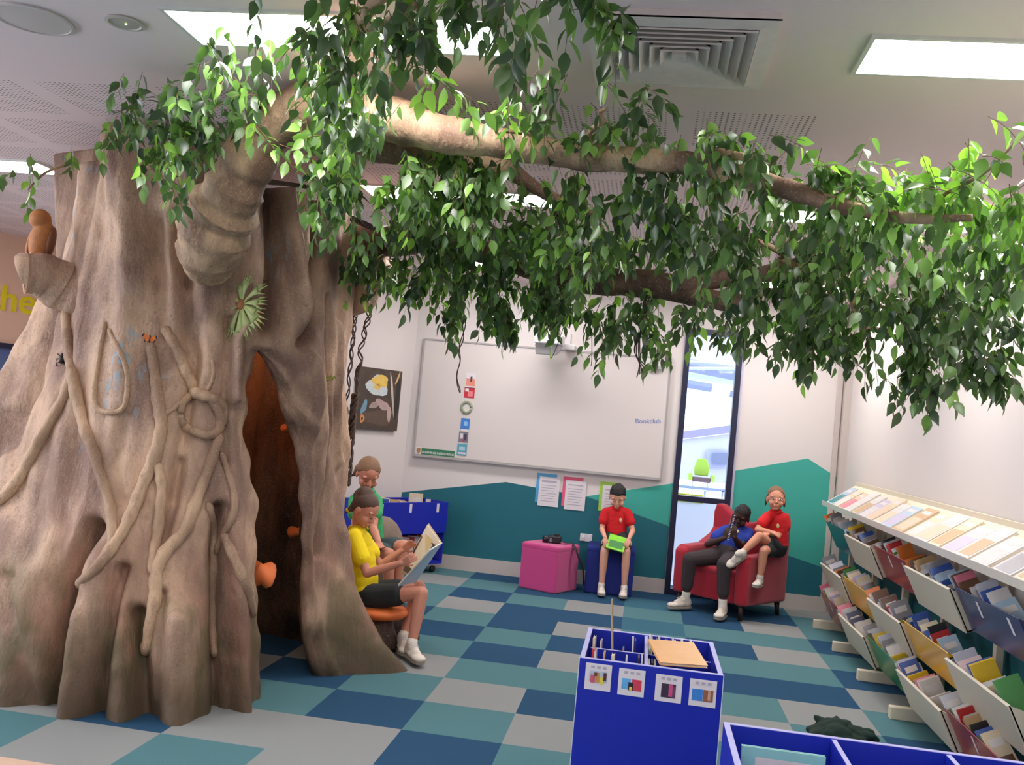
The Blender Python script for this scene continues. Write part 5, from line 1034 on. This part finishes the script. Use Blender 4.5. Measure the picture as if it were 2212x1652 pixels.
def person(name, label, J, k, sk, shirt, bottom, hairm, group=None, f=None, u=None, bf=None, eyes='open', hair='short', hands=None, trousers=None, sleeve=.48, short_len=.62, shoes=None, sock_h=.0, vox=.0042, headk=1.0, emblem=None, shirt_len=1.0, shoe_m=None, sock_m=None, collar=True):
    pel, neck, hc = J['pel'], J['neck'], J['head']; f = Vector(f).normalized(); u = Vector(u); u = (u-f*u.dot(f)).normalized(); r = f.cross(u); H = headk; HR = frame(f, u)
    bf = Vector(bf).normalized(); sp = (neck-pel); up = sp.normalized(); br_ = bf.cross(up).normalized(); bf = up.cross(br_).normalized(); BR = frame(bf, up)
    root = thing(name, label, 'person', (pel.x, pel.y, min(J['toeL'].z, J['toeR'].z)-.02), group)
    hp = lambda a, b, c: hc+r*(a*H)+f*(b*H)+u*(c*H)
    mb = MB()
    # head
    mb.ell(hp(0, -.008, .022), (.072*H, .090*H, .088*H), HR, 24, 16); mb.ell(hp(0, .024, -.034), (.060*H, .058*H, .060*H), HR, 20, 12); mb.ell(hp(0, .058, -.080), (.022*H, .020*H, .016*H), HR)
    mb.cap(hp(0, .081, .002), .008*H, hp(0, .093, -.024), .0105*H); mb.ell(hp(.009, .087, -.027), (.008*H, .008*H, .007*H), HR); mb.ell(hp(-.009, .087, -.027), (.008*H, .008*H, .007*H), HR)
    for s in (-1, 1):
        mb.ell(hp(s*.034, .052, -.034), (.030*H, .030*H, .028*H), HR); mb.ell(hp(s*.030, .068, .024), (.026*H, .011*H, .008*H), HR)
        mb.ell(hp(s*.074, -.008, -.010), (.009*H, .020*H, .030*H), HR)
    mb.ell(hp(0, .082, -.055), (.022*H, .012*H, .012*H), HR)
    nb = hp(0, -.018, -.05); mb.cap(nb, .042*H, neck, .040*k)
    # torso
    [mb.ell(neck.lerp(pel, q), (w*k, .072*k, .10*k), BR) for q, w in ((.24, .112), (.42, .114), (.6, .110), (.78, .112))]; mb.ell(pel, (.118*k, .082*k, .075*k), BR); mb.cap(neck, .045*k, neck.lerp(pel, .3), .08*k)
    for S in 'LR':
        sh, el, wr = J['sh'+S], J['el'+S], J['wr'+S]; hi, kn, an, to = J['hip'+S], J['kn'+S], J['an'+S], J['toe'+S]
        mb.cap(neck.lerp(sh, .35), .045*k, sh, .042*k); mb.cap(sh, .040*k, el, .031*k); mb.cap(el, .031*k, el.lerp(wr, .35), .031*k); mb.cap(el.lerp(wr, .35), .031*k, wr, .021*k)
        mb.cap(hi, .072*k, kn, .049*k); mb.cap(kn, .049*k, kn.lerp(an, .35), .047*k); mb.cap(kn.lerp(an, .35), .047*k, an, .029*k); mb.cap(an, .028*k, an.lerp(to, .28), .022*k)
        hd = (hands or {}).get(S)
        if hd: hand(mb, wr, hd[0], hd[1], hd[2], k*.95, *hd[3:])
        else: hand(mb, wr, wr-el, up, 1, k*.95)
    body('body', mb, vox, sk, root, 3, .45)
    # eyes, lips, brows
    for s in (-1, 1):
        if eyes == 'open':
            e = MB().ell(hp(s*.031, .0775, .004), (.0125*H, .0065*H, .0062*H), HR).build('eye', M_eyew, root, True); MB().ell(hp(s*.031, .0825, .0045), (.0064*H, .0034*H, .0060*H), HR).build('iris', M_eyed, e, True)
        else:
            MB().tube([hp(s*.019, .0805, -.001), hp(s*.031, .0835, -.0055), hp(s*.043, .0770, -.001)], [.0012*H, .0024*H, .0012*H], 6).build('eyelashes', M_eyed, root, True)
        MB().tube([hp(s*.018, .082, .024), hp(s*.031, .080, .029), hp(s*.045, .070, .024)], [.0013*H, .0020*H, .0010*H], 6).build('eyebrow', hairm, root, True)
    MB().tube([hp(-.017, .0835, -.053), hp(-.007, .0915, -.0515), hp(.007, .0915, -.0515), hp(.017, .0835, -.053)], [.0014*H, .0034*H, .0034*H, .0014*H], 8).build('lips', mat(sk.name+'_lips', tuple(int(255*min(1, (v**(1/2.2))*q)) for v, q in zip(sk.node_tree.nodes['Mix'].inputs[7].default_value[:3], (.93, .70, .68))), .45), root, True)
    # hair
    mb = MB()
    if hair == 'short':
        mb.ell(hp(0, -.016, .036), (.078*H, .094*H, .086*H), HR, 28, 18)
        for i in range(40):
            a = rnd.uniform(0, 6.28); b = rnd.uniform(.0, 1.25); p = hp(.074*math.sin(b)*math.cos(a), -.016+.09*math.sin(b)*math.sin(a), .036+.082*math.cos(b)); mb.ell(p, .011*H)
        cut = (.055, .02)
    else:
        mb.ell(hp(0, -.020, .034), (.080*H, .094*H, .086*H), HR, 28, 18); mb.ell(hp(0, -.055, .0), (.066*H, .05*H, .075*H), HR)
        if hair == 'bob':
            for s in (-1, 1): mb.cap(hp(s*.068, -.035, .02), .028*H, hp(s*.070, -.045, -.095), .020*H)
            mb.cap(hp(0, -.085, .0), .03*H, hp(0, -.085, -.085), .02*H)
        if hair == 'wisps':
            for s in (-1, 1): mb.cap(hp(s*.074, -.03, .01), .014*H, hp(s*.082, -.045, -.06), .010*H)
            mb.ell(hp(0, -.10, .05), (.03*H, .03*H, .03*H), HR)
        if hair == 'bun': mb.ell(hp(0, -.062, .075), (.062*H, .062*H, .062*H), HR); mb.ell(hp(-.01, -.095, .05), (.04*H, .045*H, .05*H), HR); mb.cap(hp(0, -.075, -.02), .03*H, hp(-.01, -.10, -.075), .016*H); mb.cap(hp(-.01, -.10, -.075), .014*H, hp(-.02, -.11, -.125), .009*H)
    hm = remesh(mb, .006, 3)
    # open the face: push hair behind the hair line
    for v in hm.vertices:
        q = v.co-hc; a, b, c = q.dot(r)/H, q.dot(f)/H, q.dot(u)/H
        line = .045-.9*max(0, .062-c) if c < .062 else .2
        if hair == 'short': line = .05-1.25*max(0, .058-c) if c < .058 else .2
        if b > line: v.co -= f*((b-line)*H)
        if abs(a) < .066 and c < .045 and b > .0: v.co -= f*(.02*H)
    hm.materials.append(hairm); finish('hair', hm, root, True)
    if hair == 'bun': MB().lathe(hp(-.01, -.10, -.078), [(.017*H, -.010), (.020*H, 0), (.017*H, .010)], 14, HR).build('hair_tie', mat('tie_yellow', (232, 206, 60), .6), root, True)
    # shirt
    mb = MB(); hem = pel+up*(.02*k); g = .012
    [mb.ell(neck.lerp(pel, q), (w*k+g, dd_*k+g+.004, .105*k), BR, 20, 14) for q, w, dd_ in ((.24, .114, .070), (.38, .118, .074), (.52, .117, .076), (.66, .116, .078), (.80, .116, .080))]; mb.ell(neck.lerp(pel, .93*shirt_len), (.118*k+g, .084*k+g, .055*k), BR, 20, 12); mb.cap(neck-up*.004, .045*k+.008, neck.lerp(pel, .22), .085*k)
    for S in 'LR':
        sh, el = J['sh'+S], J['el'+S]; mb.cap(neck.lerp(sh, .3)-up*.006, .046*k+.010, sh, .043*k+.012); e = sh.lerp(el, sleeve); mb.cap(sh, .043*k+.013, e, .045*k+.016)
    body('shirt', mb, .007, shirt, root, 4)
    if collar:
        cc = neck+up*(.012*k); mb = MB(); n_ = 14; R0, R1 = .046*k+.010, .064*k+.012; vs = []
        for i in range(n_+1):
            a = math.radians(70+ (360-0)*i/n_*1.0*(320/360)); d = br_*math.cos(a+.35)+bf*math.sin(a+.35); vs += [cc+d*R0+up*.016, cc+d*R1-up*(.012+.012*max(0, math.sin(a+.35)))]
        mb.add(vs, [(2*i, 2*i+1, 2*i+3, 2*i+2) for i in range(n_)]); o = mb.build('collar', shirt, root, True); q = o.modifiers.new('t', 'SOLIDIFY'); q.thickness = .005; q.offset = 0
    if emblem: 
        ep = neck.lerp(pel, .36)+br_*(emblem*.055*k)+bf*(.078*k+g+.008); MB().ell(ep, (.014, .006, .020), BR).build('emblem', M_emb, root, True)
    # shorts or trousers
    mb = MB(); mb.ell(pel, (.120*k+.012, .086*k+.012, .080*k), BR, 20, 12)
    for S in 'LR':
        hi, kn, an = J['hip'+S], J['kn'+S], J['an'+S]
        if trousers: mb.cap(hi, .076*k+.012, kn, .054*k+.011); mb.cap(kn, .054*k+.011, kn.lerp(an, trousers), .046*k+.010)
        else: mb.cap(hi, .078*k+.012, hi.lerp(kn, short_len), .066*k+.014)
    body('trousers' if trousers else 'shorts', mb, .008, bottom, root, 4)
    # socks and shoes
    for S in 'LR':
        kn, an, to = J['kn'+S], J['an'+S], J['toe'+S]; a0 = an+(kn-an).normalized()*(.045*k+sock_h)
        mb = MB(); mb.cap(a0, .036*k+.002+sock_h*.06, an, .033*k+.004); mb.cap(an, .033*k+.004, an.lerp(to, .3), .03*k); body('sock', mb, .005, sock_m or M_sock, root, 2)
        d = (to-an); sd = (shoes or {}).get(S); un = Vector(sd) if sd else Vector((0, 0, 1)); d = (d-un*d.dot(un)).normalized(); s_ = d.cross(un).normalized(); SRt = frame(d, un); L = .2; base = an-un*(.055*k)-d*(.05*k); k0 = k; k = k*1.14
        pt_ = lambda y, z, x=0: base+d*y+un*z+s_*x
        mb = MB(); mb.ell(pt_(.035*k, .030*k), (.036*k, .046*k, .034*k), SRt); mb.ell(pt_(.10*k, .024*k), (.041*k, .06*k, .028*k), SRt); mb.ell(pt_(.165*k, .018*k), (.042*k, .055*k, .022*k), SRt); mb.cap(pt_(.03*k, .04*k), .036*k, pt_(.05*k, .075*k), .036*k); mb.cap(pt_(.06*k, .055*k), .030*k, pt_(.13*k, .028*k), .030*k)
        sh_ = body('shoe', mb, .005, shoe_m or M_shoe, root, 2)
        mb = MB(); pl = [(-.012, -.02), (.03, -.038), (.10, -.040), (.16, -.043), (.205, -.028), (.222, 0), (.205, .028), (.16, .043), (.10, .038), (.03, .036), (-.012, .02)]; mb.prism([pt_(y*k, -.010*k, x*k) for y, x in pl], un*(.016*k)); mb.build('sole', M_sole, sh_, bevel=.003)
        mb = MB(); 
        for q in (.075, .095, .115): mb.tube([pt_(q*k, (.078-.25*(q-.075))*k, -.022*k), pt_((q+.006)*k, (.088-.30*(q-.075))*k, 0), pt_(q*k, (.078-.25*(q-.075))*k, .022*k)], .0028, 5)
        mb.build('laces', M_white, sh_, True); k = k0
    return root
SK1 = skin('fair', (214, 150, 122)); SK2 = skin('light_tan', (206, 150, 118)); SK3 = skin('dark', (66, 46, 42)); SK4 = skin('pale', (222, 166, 140)); SK5 = skin('fair_rosy', (204, 140, 118))
H_br = mat('hair_brown', (82, 58, 46), .6, .3, 90, .4, 160); H_lb = mat('hair_light_brown', (134, 100, 72), .6, .3, 90, .4, 160); H_bk = mat('hair_black', (22, 18, 20), .6, .3, 90, .4, 160); H_bl = mat('hair_blond', (128, 94, 68), .6, .25, 90, .4, 160)
C_red = mat('polo_red', (212, 26, 34), .85, .07, 40, .15, 400); C_yel = mat('polo_yellow', (244, 216, 16), .85, .06, 40, .15, 400); C_grn = mat('polo_green', (64, 168, 100), .85, .06, 40, .15, 400); C_blu = mat('polo_blue', (34, 62, 160), .85, .07, 40, .15, 400)
C_dk = mat('shorts_dark', (40, 44, 46), .9, .12, 60, .15, 400); C_tr = mat('trousers_charcoal', (58, 50, 52), .9, .15, 40, .2, 300); C_sk = mat('skirt_grey_green', (56, 78, 80), .9, .12, 60, .15, 400)
A = at
# boy in the red polo on the blue ottoman
J = dict(pel=A(1330, 1158, 9.31), neck=A(1332, 1099, 9.30), head=A(1334, 1073, 9.24), shL=A(1355, 1108, 9.29), shR=A(1308, 1107, 9.29), elL=A(1367, 1146, 9.25), elR=A(1300, 1142, 9.25), wrL=A(1359, 1163, 9.06), wrR=A(1307, 1160, 9.06),
         hipL=A(1343, 1163, 9.28), hipR=A(1318, 1162, 9.28), knL=A(1353, 1192, 9.06), knR=A(1306, 1190, 9.06), anL=A(1349, 1259, 9.08), anR=A(1300, 1254, 9.08), toeL=A(1345, 1288, 8.92), toeR=A(1300, 1285, 8.92))
for S in 'LR':
    J['an'+S].z = .075; J['toe'+S].z = .025
boy = person('person', 'boy in a red polo shirt sitting on the blue ottoman with a lime green book', J, .80, SK4, C_red, C_dk, H_bk, None, (0.02, -.86, -.5), (0, -.3, 1), (0, -1, .05), 'down', 'short', {'L': ((-.25, -.55, -.75), (-.3, .5, -.7), 1, .5), 'R': ((.20, -.5, -.8), (.3, .5, -.7), -1, .45)}, emblem=-1)
q = [A(1308, 1184, 9.0), A(1346, 1195, 8.99), A(1352, 1161, 9.12), A(1315, 1154, 9.13)]
xa = (q[1]-q[0]); ya_ = q[3]-q[0]; nn_ = xa.cross(ya_).normalized()
book('lime_book', 'lime green book lying on the lap of the boy in red', M4(xa, -nn_, nn_.cross(xa), q[0]+nn_*.012), (xa.length, ya_.length, .012), 'lime green', None, 'green', 'lime green')
# boy in the blue polo slumped in the armchair
J = dict(pel=A(1573, 1192, 9.0), neck=A(1594, 1140, 9.14), head=A(1601, 1117, 9.08), shR=A(1566, 1147, 9.06), shL=A(1617, 1152, 9.12), elR=A(1528, 1176, 8.98), wrR=A(1566, 1162, 8.84), elL=A(1600, 1180, 8.96), wrL=A(1586, 1160, 8.83),
         hipR=A(1556, 1200, 8.96), hipL=A(1585, 1203, 8.98), knR=A(1490, 1208, 8.78), knL=A(1564, 1219, 8.62), anR=A(1482, 1285, 8.84), anL=A(1562, 1303, 8.62), toeR=A(1448, 1312, 8.74), toeL=A(1553, 1336, 8.50))
for S in 'LR': J['an'+S].z = .085; J['toe'+S].z = .03
b2 = person('person', 'boy in a blue polo and charcoal trousers slumped in the red armchair behind a notebook', J, .98, SK3, C_blu, C_tr, H_bk, None, (-.40, -.86, -.28), (.12, -.25, 1), (-.45, -.85, .2), 'down', 'short', {'R': ((.25, -.2, .9), (.3, .5, .1), -1, .7), 'L': ((-.15, -.2, .9), (-.1, .6, .1), 1, .7)}, trousers=.62, emblem=-1, headk=.96, sock_h=.03)
pa_, pb_ = A(1572, 1166, 8.80), A(1587, 1112, 8.84); za_ = (pb_-pa_).normalized(); xa = Vector((.06, .995, -.02)); 
nb = book('spiral_notebook', 'dark spiral notebook held up edge-on in front of the face of the boy in blue', M4(xa, za_.cross(xa), za_, pa_+Vector((0, .004, 0))), (.15, (pb_-pa_).length, .010), 'black', None, None)
mb = MB()
for i in range(17): mb.lathe(pa_.lerp(pb_, (i+.5)/17)+Vector((0, -.003, 0)), [(.0065, -.0022), (.008, 0), (.0065, .0022)], 10, M4(xa, za_.cross(xa), za_, (0, 0, 0)).to_3x3())
mb.build('spiral', mat('spiral_white', (226, 222, 226), .4), nb, True)
# girl in the red polo on the arm of the chair
J = dict(pel=A(1676, 1180, 8.93), neck=A(1676, 1106, 8.92), head=A(1676, 1078, 8.88), shR=A(1657, 1117, 8.86), shL=A(1696, 1121, 8.98), elR=A(1636, 1143, 8.80), wrR=A(1664, 1148, 8.74), elL=A(1695, 1155, 8.92), wrL=A(1660, 1153, 8.74),
         hipR=A(1664, 1185, 8.86), hipL=A(1682, 1187, 8.94), knL=A(1640, 1158, 8.62), anL=A(1600, 1197, 8.56), toeL=A(1576, 1194, 8.46), knR=A(1650, 1190, 8.60), anR=A(1641, 1252, 8.64), toeR=A(1634, 1281, 8.56))
g1 = person('person', 'girl in a red polo perched cross-legged on the arm of the red armchair', J, .80, SK1, C_red, C_dk, H_bl, None, (-.05, -.99, .02), (0, 0, 1), (-.42, -.9, .0), 'open', 'wisps', {'R': ((.8, -.3, -.2), (.1, .4, -.9), 1, .5), 'L': ((-.85, -.3, -.2), (.1, .4, -.9), -1, .5)}, emblem=-1, short_len=.55, shoes={'L': (-.35, -.75, .55)})
# girl in yellow reading on the orange seat
J = dict(pel=A(790, 1278, 6.16), neck=A(773, 1142, 6.16), head=A(788, 1102, 6.13), shR=A(765, 1160, 6.04), shL=A(778, 1156, 6.28), elR=A(793, 1238, 5.98), wrR=A(866, 1216, 5.98), elL=A(822, 1222, 6.32), wrL=A(868, 1188, 6.34),
         hipR=A(800, 1288, 6.10), hipL=A(803, 1282, 6.22), knR=A(910, 1281, 6.02), knL=A(905, 1268, 6.24), anR=A(889, 1388, 5.95), anL=A(870, 1380, 6.12), toeR=A(912, 1440, 5.79), toeL=A(874, 1410, 6.0))
J['anR'].z = .085; J['toeR'].z = .03; J['anL'].z = .085; J['toeL'].z = .03
g2 = person('person', 'girl in a bright yellow polo reading a large book on the orange seat', J, .92, SK5, C_yel, C_dk, H_br, None, (.80, -.22, -.50), (.42, 0, 1), (1, -.12, 0), 'down', 'bun', {'R': ((.85, .1, .5), (.2, .9, .3), -1, .6), 'L': ((.75, .05, .65), (.2, -.8, -.3), 1, .5)}, short_len=.52, vox=.0042, sleeve=.58)
B, E_ = A(955, 1172, 6.20), A(898, 1256, 6.20); A1, D1 = A(926, 1130, 6.37), A(868, 1236, 6.37); N1, N2 = A(930, 1187, 6.02), A(859, 1266, 6.02)
bk = thing('open_picture_book', 'large open picture book held by the girl in yellow', 'book', tuple((B+E_)/2))
def board(nm, q, m, t, inset, m2, m3=None):
    n_ = (q[1]-q[0]).cross(q[3]-q[0]).normalized(); MB().slab(q, n_, t).build(nm, m, bk); c = sum(q, Vector())/4
    qq = [p.lerp(c, inset)+n_*.008 for p in q]; pg = MB().slab(qq, n_, .008).build('pages', M_page, bk)
    return n_, qq, pg
n1, qq, pg = board('cover', [E_, B, A1, D1], mat('cover_fawn', (206, 184, 152), .4), .004, .05, M_page)
if n1.dot(CAM-B) < 0: n1 = -n1
def onpg(u, v): return qq[0].lerp(qq[1], v).lerp(qq[3].lerp(qq[2], v), u)
MB().prism([onpg(u, v)+n1*.001 for u, v in ((.03, .02), (.97, .02), (.97, .78), (.7, .70), (.4, .84), (.03, .90))], n1*.0008).build('picture', mat('page_dark', (92, 78, 66), .5, .4, 20), pg)
MB().prism([onpg(u, v)+n1*.0025 for u, v in ((.30, .60), (.78, .56), (.82, .86), (.34, .90))], n1*.0008).build('picture', mat('page_cream', (226, 206, 150), .5, .1, 20), pg)
n2, qq2, pg2 = board('cover', [N2, N1, B, E_], mat('cover_pale_blue', (160, 178, 178), .4, .1, 10), .004, .05, M_page)
# girl in green behind
J = dict(pel=A(796, 1186, 6.86), neck=A(790, 1062, 6.84), head=A(795, 1024, 6.78), shR=A(768, 1082, 6.80), shL=A(812, 1084, 6.88), elR=A(768, 1140, 6.70), wrR=A(800, 1172, 6.56), elL=A(806, 1140, 6.72), wrL=A(818, 1172, 6.56),
         hipR=A(800, 1192, 6.80), hipL=A(812, 1188, 6.88), knL=A(872, 1180, 6.62), knR=A(840, 1198, 6.54), anL=A(858, 1268, 6.60), anR=A(838, 1286, 6.54), toeL=A(880, 1290, 6.52), toeR=A(858, 1306, 6.46))
g3 = person('person', 'girl in a green polo leaning over behind the girl in yellow', J, .95, SK5, C_grn, C_sk, H_lb, None, (.42, -.70, -.52), (.25, -.35, 1), (.7, -.7, 0), 'down', 'bob', None, short_len=.7, headk=1.04, shoe_m=mat('shoe_grey', (78, 78, 84), .7), sock_m=mat('sock_grey', (96, 98, 104), .8))
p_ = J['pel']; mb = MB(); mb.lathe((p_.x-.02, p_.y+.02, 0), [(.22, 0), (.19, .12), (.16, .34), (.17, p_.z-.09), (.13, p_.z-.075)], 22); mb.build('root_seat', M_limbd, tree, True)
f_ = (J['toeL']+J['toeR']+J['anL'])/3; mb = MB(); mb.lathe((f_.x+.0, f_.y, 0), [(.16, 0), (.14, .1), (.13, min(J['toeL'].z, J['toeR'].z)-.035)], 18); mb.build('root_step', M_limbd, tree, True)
